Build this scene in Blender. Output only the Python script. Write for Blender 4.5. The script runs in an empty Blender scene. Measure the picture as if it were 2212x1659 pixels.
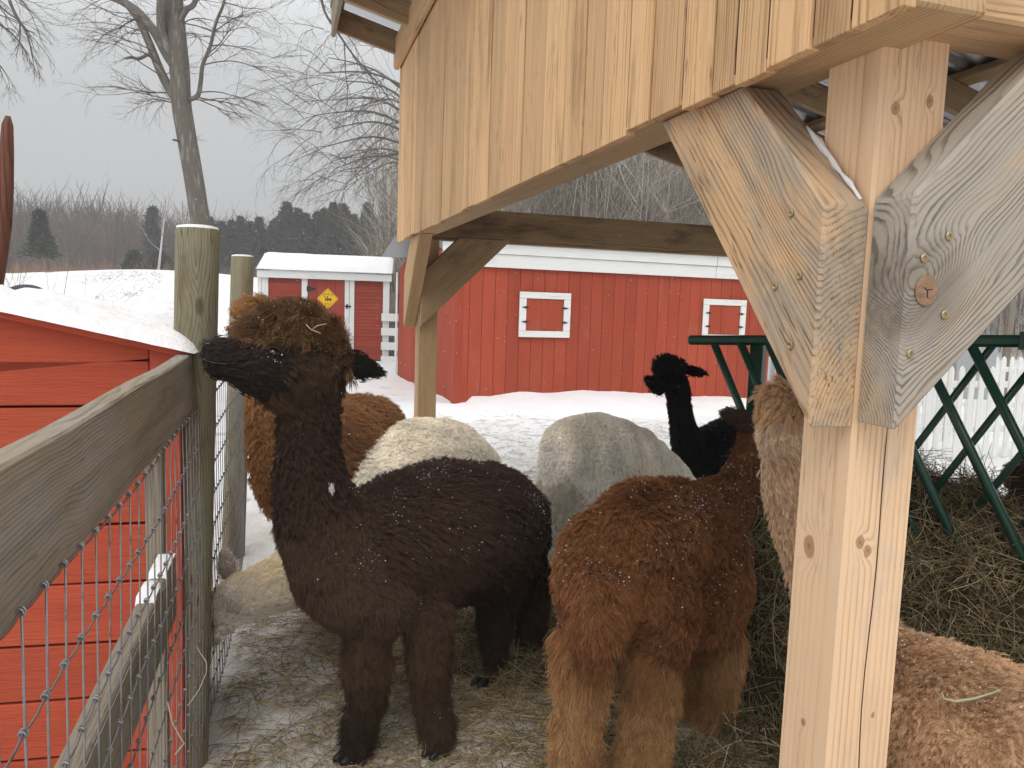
import bpy, bmesh, math, random
import numpy as np
from mathutils import Vector, Matrix, noise
from mathutils.bvhtree import BVHTree
random.seed(7); rng = np.random.default_rng(7)
scene = bpy.context.scene
COL = scene.collection
R = math.radians

# ------------------------------------------------------------------ camera, world, sun, exposure
EYE = Vector((0, 0, 1.55)); FPX = 770.0
cam_data = bpy.data.cameras.new('camera'); cam = bpy.data.objects.new('camera', cam_data); COL.objects.link(cam)
CAMR = (Matrix.Rotation(R(90 - 5.93), 3, 'X') @ Matrix.Rotation(0.033, 3, 'Z'))
cam.matrix_world = Matrix.Translation(EYE) @ CAMR.to_4x4()
cam_data.sensor_width = 36; cam_data.lens = 36 * FPX / 1024
cam_data.clip_start = 0.05; cam_data.clip_end = 1500
scene.camera = cam

world = bpy.data.worlds.new('World'); scene.world = world; world.use_nodes = True
wn = world.node_tree; wn.nodes.clear()
def N(nt, t, **kw):
    n = nt.nodes.new(t)
    for k, v in kw.items():
        if k.startswith('i_'): n.inputs[int(k[2:]) if k[2:].isdigit() else k[2:]].default_value = v
        else: setattr(n, k, v)
    return n
wo = N(wn, 'ShaderNodeOutputWorld'); bg = N(wn, 'ShaderNodeBackground')
sky = N(wn, 'ShaderNodeTexSky', sky_type='NISHITA', sun_disc=False, sun_elevation=R(52), sun_rotation=R(189))
sky.air_density = 2.0; sky.dust_density = 6.0
hs = N(wn, 'ShaderNodeHueSaturation'); hs.inputs['Saturation'].default_value = 0.15
tc = N(wn, 'ShaderNodeTexCoord'); sp = N(wn, 'ShaderNodeSeparateXYZ')
ramp = N(wn, 'ShaderNodeValToRGB')
cr = ramp.color_ramp; cr.elements[0].position = 0.0; cr.elements[0].color = (.290, .301, .317, 1)
cr.elements[1].position = 1.0; cr.elements[1].color = (1.30, 1.30, 1.30, 1)
e = cr.elements.new(.10); e.color = (.318, .331, .346, 1)
e = cr.elements.new(.25); e.color = (.41, .424, .437, 1)
e = cr.elements.new(.45); e.color = (.860, .865, .870, 1)
mulc = N(wn, 'ShaderNodeVectorMath', operation='SCALE'); mulc.inputs['Scale'].default_value = 12.0
mx = N(wn, 'ShaderNodeMix', data_type='RGBA'); mx.inputs['Factor'].default_value = .88
L = wn.links
L.new(tc.outputs['Generated'], sp.inputs[0]); L.new(sp.outputs['Z'], ramp.inputs[0])
L.new(ramp.outputs[0], mulc.inputs[0]); L.new(sky.outputs[0], hs.inputs['Color'])
L.new(hs.outputs[0], mx.inputs[6]); L.new(mulc.outputs[0], mx.inputs[7])
L.new(mx.outputs[2], bg.inputs['Color']); bg.inputs['Strength'].default_value = 0.115
L.new(bg.outputs[0], wo.inputs['Surface'])

sun_d = bpy.data.lights.new('sun', 'SUN'); sun_d.energy = .95; sun_d.angle = R(35); sun_d.color = (1, .97, .93)
sun = bpy.data.objects.new('sun', sun_d); COL.objects.link(sun)
sun.rotation_euler = Vector((-.12, -.75, 1.0)).to_track_quat('Z', 'Y').to_euler()   # light comes from behind left of the camera

scene.view_settings.view_transform = 'Standard'; scene.view_settings.look = 'None'
scene.view_settings.exposure = 0.20; scene.view_settings.gamma = 1; scene.view_settings.use_curve_mapping = False
scene.render.engine = 'CYCLES'
cy = scene.cycles
cy.use_denoising = True; cy.max_bounces = 6; cy.diffuse_bounces = 5; cy.glossy_bounces = 2; cy.transmission_bounces = 2
cy.volume_bounces = 0; cy.transparent_max_bounces = 6; cy.use_adaptive_sampling = True; cy.adaptive_threshold = 0.015
try: cy.denoiser = 'OPENIMAGEDENOISE'
except Exception: pass

# ------------------------------------------------------------------ survey helpers: where a sight line meets a given distance or height
def ray(px, py):
    return CAMR @ Vector(((px - 512) / FPX, -(py - 384) / FPX, -1))
def V(xv, yv, Y):                      # a point of the photograph (2212 wide) at distance Y
    d = ray(xv * .46293, yv * .46293); return EYE + d * (Y / d.y)
def PX(px, py, Y):
    d = ray(px, py); return EYE + d * (Y / d.y)
def VG(xv, yv, z=0.0):                 # ... at height z
    d = ray(xv * .46293, yv * .46293); return EYE + d * ((z - EYE.z) / d.z)
def VR(rv, Y): return rv * .46293 * Y / FPX
def proj(p):
    c = CAMR.transposed() @ (Vector(p) - EYE)
    return 512 + FPX * c.x / -c.z, 384 - FPX * c.y / -c.z

# ------------------------------------------------------------------ object helpers
WM = {}
def tag(o, label=None, cat=None, group=None, kind=None):
    if label: o['label'] = label
    if cat: o['category'] = cat
    if group: o['group'] = group
    if kind: o['kind'] = kind
    return o
def link(name, data, parent=None, M=None):
    o = bpy.data.objects.new(name, data); COL.objects.link(o)
    M = M or Matrix.Identity(4)
    if parent is not None:
        o.parent = parent; o.matrix_basis = WM[parent.name].inverted() @ M
    else: o.matrix_basis = M
    WM[o.name] = M.copy()
    return o
def thing(name, loc, label, cat, group=None):
    o = link(name, None, None, Matrix.Translation(Vector(loc)))
    o.empty_display_size = .1
    return tag(o, label, cat, group)
def mesh_obj(name, verts, faces, mat, parent=None, M=None, smooth=False):
    """verts in world space; M is the object's own frame"""
    me = bpy.data.meshes.new(name)
    M = M or (WM[parent.name] if parent is not None else Matrix.Identity(4))
    A = np.array([tuple(v) for v in verts], dtype=np.float64) if not isinstance(verts, np.ndarray) else verts
    Mi = np.array(M.inverted())
    A = A @ Mi[:3, :3].T + Mi[:3, 3]
    me.from_pydata(A.tolist(), [], [tuple(f) for f in faces] if not isinstance(faces, np.ndarray) else faces.tolist())
    me.update()
    if mat: me.materials.append(mat)
    if smooth: me.polygons.foreach_set('use_smooth', [True] * len(me.polygons))
    return link(name, me, parent, M)
def frame(o, z, y=None):
    z = Vector(z).normalized(); y = Vector(y) if y is not None else Vector((0, 0, 1))
    x = y.cross(z)
    if x.length < 1e-4: x = Vector((1, 0, 0)).cross(z)
    x.normalize(); y = z.cross(x)
    return Matrix(((x.x, y.x, z.x, o[0]), (x.y, y.y, z.y, o[1]), (x.z, y.z, z.z, o[2]), (0, 0, 0, 1)))
def solid(name, poly, vec, zdir, mat, parent=None, bev=.003):
    """a board: world polygon swept by vec, grain along zdir, edges eased"""
    poly = [Vector(p) for p in poly]; vec = Vector(vec)
    M = frame(poly[0], zdir, vec); Mi = M.inverted()
    bm = bmesh.new()
    a = [bm.verts.new(Mi @ p) for p in poly]; b = [bm.verts.new(Mi @ (p + vec)) for p in poly]
    n = len(poly); bm.faces.new(a); bm.faces.new(b[::-1])
    for i in range(n): bm.faces.new((a[i], b[i], b[(i + 1) % n], a[(i + 1) % n]))
    bmesh.ops.recalc_face_normals(bm, faces=bm.faces)
    if bev: bmesh.ops.bevel(bm, geom=bm.edges[:], offset=bev, segments=1, affect='EDGES')
    me = bpy.data.meshes.new(name); bm.to_mesh(me); bm.free(); me.materials.append(mat)
    return link(name, me, parent, M)
def bar(name, p0, p1, w, d, up, mat, parent=None, bev=.003):
    """squared timber from p0 to p1; w across, d along up"""
    p0 = Vector(p0); p1 = Vector(p1); z = (p1 - p0).normalized(); up = Vector(up)
    up = (up - z * up.dot(z)).normalized(); s = z.cross(up)
    return solid(name, [p0 - s * w / 2 - up * d / 2, p0 + s * w / 2 - up * d / 2, p0 + s * w / 2 + up * d / 2, p0 - s * w / 2 + up * d / 2],
                 p1 - p0, z, mat, parent, bev) if False else solid(name, [p0 - s * w / 2 - up * d / 2, p1 - s * w / 2 - up * d / 2, p1 - s * w / 2 + up * d / 2, p0 - s * w / 2 + up * d / 2], s * w, z, mat, parent, bev)
def tube_geo(pts, rad, n=8, cap=True):
    pts = [Vector(p) for p in pts]; vs = []; fs = []
    px_ = None
    for i, p in enumerate(pts):
        t = (pts[min(i + 1, len(pts) - 1)] - pts[max(i - 1, 0)]).normalized()
        if px_ is None:
            px_ = t.cross(Vector((0, 0, 1)))
            if px_.length < .15: px_ = t.cross(Vector((1, 0, 0)))
        x = px_ - t * px_.dot(t); x.normalize(); y = t.cross(x); px_ = x
        r = rad[i] if hasattr(rad, '__len__') else rad
        for k in range(n):
            a = 2 * math.pi * k / n; vs.append(p + x * r * math.cos(a) + y * r * math.sin(a))
    for i in range(len(pts) - 1):
        for k in range(n):
            fs.append((i * n + k, i * n + (k + 1) % n, (i + 1) * n + (k + 1) % n, (i + 1) * n + k))
    if cap: fs.append(tuple(range(n))[::-1]); fs.append(tuple(range((len(pts) - 1) * n, len(pts) * n)))
    return vs, fs
def tube(name, pts, rad, mat, parent=None, n=8):
    v, f = tube_geo(pts, rad, n); return mesh_obj(name, v, f, mat, parent, M=frame(pts[0], Vector(pts[-1]) - Vector(pts[0]), (0.3, 1, 0.1)), smooth=True)
class Geo:
    def __init__(s): s.v = []; s.f = []
    def add(s, v, f):
        b = len(s.v); s.v += list(v); s.f += [tuple(i + b for i in q) for q in f]
    def obj(s, name, mat, parent=None, smooth=False): return mesh_obj(name, s.v, s.f, mat, parent, smooth=smooth)
def strands(name, P, rad, tint, mat, parent=None):
    """many thin stems or hairs as one curves object; P (n,k,3) world, rad (k,) or (n,k)"""
    n, k, _ = P.shape
    base = np.array(WM[parent.name].translation) if parent is not None else np.zeros(3)
    hc = bpy.data.hair_curves.new(name); hc.add_curves([k] * n)
    hc.attributes['position'].data.foreach_set('vector', (P - base).astype(np.float32).ravel())
    ra = hc.attributes.get('radius') or hc.attributes.new('radius', 'FLOAT', 'POINT')
    rr = np.broadcast_to(rad, (n, k)).astype(np.float32).ravel(); ra.data.foreach_set('value', rr)
    ta = hc.attributes.new('tint', 'FLOAT_COLOR', 'CURVE')
    t4 = np.ones((n, 4), np.float32); t4[:, :3] = tint; ta.data.foreach_set('color', t4.ravel())
    hc.materials.append(mat)
    M = Matrix.Translation(Vector(base))
    return link(name, hc, parent, M)

# ------------------------------------------------------------------ materials
def newmat(name):
    m = bpy.data.materials.new(name); m.use_nodes = True; nt = m.node_tree
    b = nt.nodes['Principled BSDF']; return m, nt, b
def mth(nt, op, a, b=None, c=None):
    n = nt.nodes.new('ShaderNodeMath'); n.operation = op
    for i, x in enumerate((a, b, c)):
        if x is None: continue
        if isinstance(x, (int, float)): n.inputs[i].default_value = x
        else: nt.links.new(x, n.inputs[i])
    return n.outputs[0]
def mixc(nt, f, a, b, blend='MIX'):
    n = nt.nodes.new('ShaderNodeMix'); n.data_type = 'RGBA'; n.blend_type = blend
    for s, x in ((0, f), (6, a), (7, b)):
        if isinstance(x, (int, float)): n.inputs[s].default_value = x
        elif isinstance(x, tuple): n.inputs[s].default_value = (*x, 1) if len(x) == 3 else x
        else: nt.links.new(x, n.inputs[s])
    return n.outputs[2]
def noi(nt, vec, scale, detail=4, rough=.55, dist=0):
    n = nt.nodes.new('ShaderNodeTexNoise'); n.inputs['Scale'].default_value = scale; n.inputs['Detail'].default_value = detail
    n.inputs['Roughness'].default_value = rough; n.inputs['Distortion'].default_value = dist
    if vec is not None: nt.links.new(vec, n.inputs['Vector'])
    return n.outputs['Fac']
def sm(nt, x, a, b, lo=0, hi=1):
    n = nt.nodes.new('ShaderNodeMapRange'); n.interpolation_type = 'SMOOTHSTEP'
    for i, v in ((1, a), (2, b), (3, lo), (4, hi)): n.inputs[i].default_value = v
    nt.links.new(x, n.inputs[0]); return n.outputs[0]
def bump(nt, b, h, strength=.3, dist=.01):
    n = nt.nodes.new('ShaderNodeBump'); n.inputs['Strength'].default_value = strength; n.inputs['Distance'].default_value = dist
    nt.links.new(h, n.inputs['Height']); nt.links.new(n.outputs[0], b.inputs['Normal'])
def objvec(nt, scale=(1, 1, 1), rand=True):
    t = nt.nodes.new('ShaderNodeTexCoord'); mp = nt.nodes.new('ShaderNodeVectorMath'); mp.operation = 'MULTIPLY'
    out = t.outputs['Object']
    if rand:
        oi = nt.nodes.new('ShaderNodeObjectInfo'); ad = nt.nodes.new('ShaderNodeVectorMath'); ad.operation = 'ADD'
        sc = nt.nodes.new('ShaderNodeVectorMath'); sc.operation = 'SCALE'; sc.inputs[0].default_value = (3.1, 5.7, 23.0)
        nt.links.new(oi.outputs['Random'], sc.inputs['Scale']); nt.links.new(out, ad.inputs[0]); nt.links.new(sc.outputs[0], ad.inputs[1]); out = ad.outputs[0]
    nt.links.new(out, mp.inputs[0]); mp.inputs[1].default_value = scale
    return mp.outputs[0]
def wood(name, light, dark, knot=(.20, .10, .05), grey=None, greyamt=0., ring=.007, knots=1.0, contrast=.55, stain=.3, fib=.35, rough=.75, bmp=.25, variation=.25, wv=.05, fleck=.5, kc=None, kt=.075, ky=.6, kl=()):
    m, nt, b = newmat(name)
    p = objvec(nt)
    t = nt.nodes.new('ShaderNodeTexCoord'); s0 = nt.nodes.new('ShaderNodeSeparateXYZ'); nt.links.new(t.outputs['Object'], s0.inputs[0])
    oi = nt.nodes.new('ShaderNodeObjectInfo'); rnd = oi.outputs['Random']
    def scl(v, s):
        n = nt.nodes.new('ShaderNodeVectorMath'); n.operation = 'MULTIPLY'; nt.links.new(v, n.inputs[0]); n.inputs[1].default_value = s; return n.outputs[0]
    warp = noi(nt, scl(p, (2.2, 2.2, .9)), 2.0, 2)
    warp2 = noi(nt, scl(p, (9, 9, 1.4)), 3.0, 3)
    # knots
    vo = nt.nodes.new('ShaderNodeTexVoronoi'); vo.feature = 'F1'; vo.inputs['Scale'].default_value = 1.0
    nt.links.new(scl(p, (6, ky, 2.4)), vo.inputs['Vector']); kd = vo.outputs['Distance']
    kpush = sm(nt, kd, .0, .42, 1, 0)
    ox = mth(nt, 'MULTIPLY_ADD', rnd, .18, -.09)
    x = mth(nt, 'ADD', s0.outputs['X'], ox)
    x = mth(nt, 'ADD', x, mth(nt, 'MULTIPLY_ADD', warp, wv, -wv / 2))
    y = mth(nt, 'ADD', s0.outputs['Y'], mth(nt, 'MULTIPLY_ADD', warp2, wv * .22, .05))
    rr = mth(nt, 'SQRT', mth(nt, 'ADD', mth(nt, 'MULTIPLY', x, x), mth(nt, 'MULTIPLY', y, y)))
    rr = mth(nt, 'ADD', rr, mth(nt, 'MULTIPLY', kpush, .022 * knots))
    if kc is not None:
        dv = nt.nodes.new('ShaderNodeVectorMath'); dv.operation = 'DISTANCE'; nt.links.new(scl(t.outputs['Object'], (1, 0, .8)), dv.inputs[0]); dv.inputs[1].default_value = (kc[0], 0, kc[2] * .8)
        kk = sm(nt, dv.outputs['Value'], .0, .16, 1, 0); rr = mth(nt, 'ADD', rr, mth(nt, 'MULTIPLY', mth(nt, 'POWER', kk, 2.0), .075))
    km = None
    for (kx_, ky_, kz_, kr_) in kl:
        dv = nt.nodes.new('ShaderNodeVectorMath'); dv.operation = 'DISTANCE'; nt.links.new(scl(t.outputs['Object'], (1, 1, .72)), dv.inputs[0]); dv.inputs[1].default_value = (kx_, ky_, kz_ * .72)
        dn = mth(nt, 'ADD', dv.outputs['Value'], mth(nt, 'MULTIPLY_ADD', noi(nt, scl(t.outputs['Object'], (1, 1, 1)), 45, 2), .008, -.004))
        q = mth(nt, 'POWER', sm(nt, dn, 0., kr_ * 3.4, 1, 0), 1.6)
        rr = mth(nt, 'ADD', rr, mth(nt, 'MULTIPLY', q, kr_ * 2.2))
        q2 = mth(nt, 'ADD', mth(nt, 'MULTIPLY', sm(nt, dn, kr_ * .8, kr_ * 1.15, 1, 0), .75), mth(nt, 'MULTIPLY', sm(nt, dn, kr_ * .15, kr_ * .4, 1, 0), .25))
        km = q2 if km is None else mth(nt, 'MAXIMUM', km, q2)
    ph = mth(nt, 'MULTIPLY', rr, 1 / ring)
    fr = mth(nt, 'FRACT', ph)
    band = mth(nt, 'MULTIPLY', sm(nt, fr, .35, .88), sm(nt, fr, .9, 1.0, 1, 0))
    fiber = noi(nt, scl(p, (260, 260, 5)), 1.0, 3, .6)
    fiber2 = noi(nt, scl(p, (60, 60, 1.2)), 1.0, 3, .6)
    f = mth(nt, 'MULTIPLY', band, mth(nt, 'MULTIPLY', sm(nt, noi(nt, scl(p, (14, 14, 1.1)), 1.5, 3), .3, .7, .25, 1.25), contrast))
    f = mth(nt, 'ADD', f, mth(nt, 'MULTIPLY_ADD', fiber, fib, -fib / 2))
    f = mth(nt, 'ADD', f, mth(nt, 'MULTIPLY_ADD', fiber2, fib * 1.2, -fib * .6))
    c = mixc(nt, sm(nt, f, -.05, .85), light, dark)
    st = noi(nt, scl(p, (5, 5, .8)), 1.6, 4, .6)
    c = mixc(nt, mth(nt, 'MULTIPLY', sm(nt, st, .5, .78), stain), c, tuple(q * .55 for q in dark))
    if greyamt:
        g = noi(nt, scl(p, (3, 3, 1.3)), 1.5, 5, .65)
        gc = mixc(nt, sm(nt, f, -.1, .9), grey, tuple(q * .38 for q in grey))
        c = mixc(nt, mth(nt, 'MULTIPLY', sm(nt, g, .62 - .35 * greyamt, .80 - .32 * greyamt), min(1, .5 + greyamt * .5)), c, gc)
    fl_n = noi(nt, scl(p, (150, 150, 13)), 1.0, 2, .5); fl_m = noi(nt, scl(p, (4, 4, 2)), 1.0, 2, .5)
    c = mixc(nt, mth(nt, 'MULTIPLY', mth(nt, 'MULTIPLY', sm(nt, fl_n, .60, .72), sm(nt, fl_m, .4, .65)), fleck), c, tuple(q * .35 for q in dark))
    if kc is not None: c = mixc(nt, mth(nt, 'MULTIPLY', mth(nt, 'MULTIPLY', sm(nt, kk, .3, .9), fiber2), .9), c, (.10, .075, .055))
    kn = mth(nt, 'MULTIPLY', sm(nt, kd, kt - .025, kt + .03, 1, 0), min(1, knots) * .85)
    c = mixc(nt, kn, c, knot)
    if km is not None: c = mixc(nt, km, c, knot)
    hsv = nt.nodes.new('ShaderNodeHueSaturation'); nt.links.new(c, hsv.inputs['Color'])
    nt.links.new(mth(nt, 'MULTIPLY_ADD', rnd, variation, 1 - variation * .5), hsv.inputs['Value'])
    nt.links.new(hsv.outputs[0], b.inputs['Base Color'])
    b.inputs['Roughness'].default_value = rough; b.inputs['Specular IOR Level'].default_value = .25
    saw = noi(nt, scl(p, (5, 5, 210)), 1.0, 2, .5)
    fiber = mth(nt, 'ADD', fiber, mth(nt, 'MULTIPLY', saw, .5))
    bump(nt, b, mth(nt, 'ADD', mth(nt, 'MULTIPLY', fiber, .6), mth(nt, 'MULTIPLY', band, -.5)), bmp, .003)
    return m
def flat(name, col, rough=.8, var=.15, scale=8, bmp=0, metal=0, spec=.3, dirt=None, dscale=2, stretch=(1, 1, 1), dthr=(.5, .75)):
    m, nt, b = newmat(name); p = objvec(nt, stretch)
    n1 = noi(nt, p, scale, 5, .6)
    c = mixc(nt, n1, tuple(q * (1 - var) for q in col), tuple(min(1, q * (1 + var)) for q in col))
    if dirt: c = mixc(nt, sm(nt, noi(nt, p, dscale, 5, .65), *dthr), c, dirt)
    nt.links.new(c, b.inputs['Base Color']); b.inputs['Roughness'].default_value = rough; b.inputs['Metallic'].default_value = metal
    b.inputs['Specular IOR Level'].default_value = spec
    if bmp: bump(nt, b, noi(nt, p, scale * 6, 4), bmp, .01)
    return m
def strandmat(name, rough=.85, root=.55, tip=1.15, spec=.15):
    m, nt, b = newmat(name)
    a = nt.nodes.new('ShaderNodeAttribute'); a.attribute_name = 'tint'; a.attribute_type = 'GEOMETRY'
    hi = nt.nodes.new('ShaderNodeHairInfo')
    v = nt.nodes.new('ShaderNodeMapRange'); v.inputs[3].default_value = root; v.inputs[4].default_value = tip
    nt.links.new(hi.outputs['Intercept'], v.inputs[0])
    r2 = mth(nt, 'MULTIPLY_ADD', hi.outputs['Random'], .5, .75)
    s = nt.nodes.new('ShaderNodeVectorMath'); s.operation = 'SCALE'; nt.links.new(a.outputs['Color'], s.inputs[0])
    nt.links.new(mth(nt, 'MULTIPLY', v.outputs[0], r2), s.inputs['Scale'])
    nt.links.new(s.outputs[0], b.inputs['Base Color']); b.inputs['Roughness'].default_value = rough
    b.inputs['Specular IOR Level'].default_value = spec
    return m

M_siding = wood('siding_wood', (.68, .43, .225), (.30, .15, .058), ring=.0085, knots=.35, contrast=.42, stain=.6, fib=.95, variation=.34, wv=.03, bmp=.5, fleck=.8)
M_post = None
def postwood(kl): return wood('post_wood', (.80, .56, .36), (.50, .28, .14), ring=.013, knots=0, kl=kl, contrast=.42, stain=.45, fib=.2, wv=.022, fleck=.4, kt=.13, grey=(.45, .42, .38), greyamt=.12, knot=(.33, .17, .09))
M_beam = wood('beam_wood', (.52, .35, .19), (.30, .17, .08), ring=.010, knots=.7, stain=.5, fib=.45)
M_brace = wood('brace_wood', (.68, .44, .24), (.24, .13, .065), ring=.0075, knots=1.0, contrast=.50, grey=(.38, .33, .27), greyamt=.62, stain=.7, fib=.8, wv=.035, fleck=.7, knot=(.38, .19, .10), bmp=.5)
M_brace2 = wood('brace_wood_grey', (.46, .36, .26), (.15, .11, .08), ring=.0065, knots=.8, contrast=.62, grey=(.38, .345, .30), greyamt=.80, stain=.45, fib=.55, wv=.08, knot=(.36, .19, .11), bmp=.5)
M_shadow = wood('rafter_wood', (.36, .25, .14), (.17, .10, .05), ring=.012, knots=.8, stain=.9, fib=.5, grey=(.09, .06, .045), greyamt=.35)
M_fence = wood('fence_wood', (.25, .21, .155), (.10, .085, .06), ring=.006, knots=.7, contrast=.35, grey=(.26, .25, .23), greyamt=.45, stain=.6, fib=.9, bmp=.6, wv=.05)
M_round = wood('treated_post_wood', (.27, .22, .13), (.12, .09, .05), ring=.010, knots=1.2, contrast=.6, grey=(.30, .29, .20), greyamt=.6, stain=1.0, fib=.7, wv=.10, fleck=1, knot=(.12, .09, .06), bmp=.4)
def redmat(name, col=(.40, .045, .028), v=.18):
    m, nt, b = newmat(name); p = objvec(nt)
    def scl(s):
        n = nt.nodes.new('ShaderNodeVectorMath'); n.operation = 'MULTIPLY'; nt.links.new(p, n.inputs[0]); n.inputs[1].default_value = s; return n.outputs[0]
    g = noi(nt, scl((70, 70, 3)), 1, 4, .65); g2 = noi(nt, scl((3, 3, .8)), 1.5, 5, .6); g3 = noi(nt, scl((160, 160, 14)), 1, 3)
    c = mixc(nt, g, tuple(q * (1 - v) for q in col), tuple(q * (1 + v) for q in col))
    c = mixc(nt, mth(nt, 'MULTIPLY', sm(nt, g2, .42, .8), .45), c, (col[0] * .62, col[1] * .6, col[2] * .6))
    c = mixc(nt, mth(nt, 'MULTIPLY', sm(nt, g3, .62, .76), .5), c, (col[0] * .35, col[1] * .4, col[2] * .5))
    c = mixc(nt, mth(nt, 'MULTIPLY', sm(nt, noi(nt, scl((2, 2, 1)), 2.2, 6, .7), .55, .8), .35), c, (.40, .22, .18))
    oi = nt.nodes.new('ShaderNodeObjectInfo'); hsv = nt.nodes.new('ShaderNodeHueSaturation'); nt.links.new(c, hsv.inputs['Color'])
    nt.links.new(mth(nt, 'MULTIPLY_ADD', oi.outputs['Random'], .22, .89), hsv.inputs['Value'])
    nt.links.new(hsv.outputs[0], b.inputs['Base Color']); b.inputs['Roughness'].default_value = .75; b.inputs['Specular IOR Level'].default_value = .15
    bump(nt, b, mth(nt, 'ADD', g, g3), .6, .005); return m
M_red = redmat('red_barn_paint', (.37, .068, .036)); M_red2 = redmat('red_shed_paint', (.32, .055, .033)); M_red3 = redmat('red_shelter_paint', (.47, .088, .046))
M_dkred = flat('dark_red_paint', (.12, .015, .012), .8)
M_white = flat('white_paint', (.74, .75, .73), .6, .05, 6, dirt=(.50, .51, .47), dscale=3, stretch=(8, 8, .8), dthr=(.5, .85))
M_iron = flat('black_iron', (.03, .028, .03), .5, .2, metal=.3)
M_wire = flat('galvanised_wire', (.30, .30, .31), .45, .3, 30, metal=.75, dirt=(.16, .10, .07), dscale=25)
M_rust = flat('rusty_wire', (.20, .12, .10), .6, .3, 30, metal=.5)
M_green = flat('green_powder_coat', (.006, .045, .028), .35, .2, 12, spec=.5, dirt=(.03, .05, .035), dscale=6)
M_metal = flat('galvanised_roof', (.55, .57, .60), .35, .1, 4, metal=.9)
M_screw = flat('brass_screw', (.45, .36, .20), .35, .2, 40, metal=.9)
M_grey = flat('grey_panel', (.36, .37, .38), .7, .08, 3)
M_black = flat('black_rubber', (.012, .012, .015), .55, .3, 20, spec=.4)
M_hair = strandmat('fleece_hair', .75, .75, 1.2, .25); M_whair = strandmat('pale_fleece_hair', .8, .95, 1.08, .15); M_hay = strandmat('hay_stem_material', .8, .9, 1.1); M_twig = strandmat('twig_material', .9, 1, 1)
M_bark = flat('grey_bark', (.15, .13, .11), .9, .35, 5, bmp=.9, stretch=(14, 14, 2.2), dirt=(.30, .31, .28), dscale=1.3, dthr=(.5, .7))
M_straw = flat('pale_straw', (.62, .55, .40), .7)
M_tusk = wood('carved_wood', (.17, .07, .045), (.07, .028, .02), ring=.02, knots=.2, variation=.05)
# snow
m, nt, b = newmat('snow'); M_snow = m
t = nt.nodes.new('ShaderNodeTexCoord'); p = t.outputs['Object']
c = mixc(nt, noi(nt, p, 1.5, 6), (.74, .75, .77), (.84, .84, .85))
nt.links.new(c, b.inputs['Base Color']); b.inputs['Roughness'].default_value = .75; b.inputs['Specular IOR Level'].default_value = .2
bump(nt, b, mth(nt, 'ADD', mth(nt, 'MULTIPLY', noi(nt, p, 9, 6, .6), 1), mth(nt, 'MULTIPLY', noi(nt, p, 70, 3), .15)), .5, .05)
# trampled, hay-strewn snow of the ground
m, nt, b = newmat('trampled_snow'); M_ground = m
t = nt.nodes.new('ShaderNodeTexCoord'); p = t.outputs['Object']
s = nt.nodes.new('ShaderNodeSeparateXYZ'); nt.links.new(p, s.inputs[0])
pen = mth(nt, 'MULTIPLY', sm(nt, s.outputs['Y'], 5.0, 9.5, 1, 0), sm(nt, s.outputs['X'], -2.6, -1.4))
n1 = noi(nt, p, 2.3, 7, .62); n2 = noi(nt, p, 40, 5, .7); n3 = noi(nt, p, .25, 4, .6)
c = mixc(nt, noi(nt, p, .8, 6), (.68, .69, .71), (.80, .80, .81))
dm = mth(nt, 'MULTIPLY', pen, sm(nt, mth(nt, 'ADD', n1, mth(nt, 'MULTIPLY_ADD', n2, .35, -.17)), .34, .60))
c = mixc(nt, mth(nt, 'MULTIPLY', pen, .2), c, (.66, .62, .59))
c = mixc(nt, mth(nt, 'MULTIPLY', dm, .42), c, (.36, .29, .19))
dm2 = mth(nt, 'MULTIPLY', sm(nt, mth(nt, 'ADD', n3, mth(nt, 'MULTIPLY_ADD', n2, .5, -.25)), .54, .72), .40)
c = mixc(nt, dm2, c, (.45, .40, .30))
nt.links.new(c, b.inputs['Base Color']); b.inputs['Roughness'].default_value = .8; b.inputs['Specular IOR Level'].default_value = .15
vf = nt.nodes.new('ShaderNodeTexVoronoi'); vf.inputs['Scale'].default_value = 2.6; vf.inputs['Randomness'].default_value = 1; nt.links.new(p, vf.inputs['Vector'])
foot = sm(nt, mth(nt, 'ADD', vf.outputs['Distance'], mth(nt, 'MULTIPLY_ADD', n2, .16, -.08)), .12, .30)
foot = mth(nt, 'MULTIPLY', foot, sm(nt, noi(nt, p, .45, 3), .42, .58, .15, 1))
bump(nt, b, mth(nt, 'ADD', mth(nt, 'ADD', n1, mth(nt, 'MULTIPLY', n2, .3)), mth(nt, 'MULTIPLY', foot, .8)), .8, .07)
# ------------------------------------------------------------------ ground
def sstep(a, b, x): t = np.clip((x - a) / (b - a), 0, 1); return t * t * (3 - 2 * t)
def hterr(x, y):
    x = np.asarray(x, float); y = np.asarray(y, float)
    h = 2.35 * sstep(20.5, 36, y) * sstep(-3.0, -7.0, x)
    h = h + .25 * np.sin(x * .35 + 1) * np.sin(y * .21) * sstep(22, 34, y) * sstep(-5, -9, x)
    h = h + .18 * np.exp(-((y - 27 - .1 * x) / 2.0) ** 2) * sstep(-6, -9, x)
    h = h + 34 * sstep(19, 95, y + .25 * x) * sstep(-9, 16, x - .02 * y)
    h = h + 5.0 * sstep(80, 200, y) * sstep(-2, -20, x)
    near = np.exp(-(y / 30) ** 2)
    h = h + .035 * np.exp(-((y - 11) / 6) ** 2) * (np.sin(2.1 * x + .7 * y) * np.sin(1.9 * y - .6 * x + 2) + .5 * np.sin(5.3 * x + 2.2 * y) * np.sin(4.1 * y + 1))
    h = h + near * (.018 * np.sin(3.1 * x + 1.7 * y) * np.sin(2.3 * y - .9 * x) + .010 * np.sin(9 * x + 4 * y) * np.sin(8 * y - 3 * x + 1)
                    + .006 * np.sin(23 * x + 3) * np.sin(19 * y + 5 * x))
    return h
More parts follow.
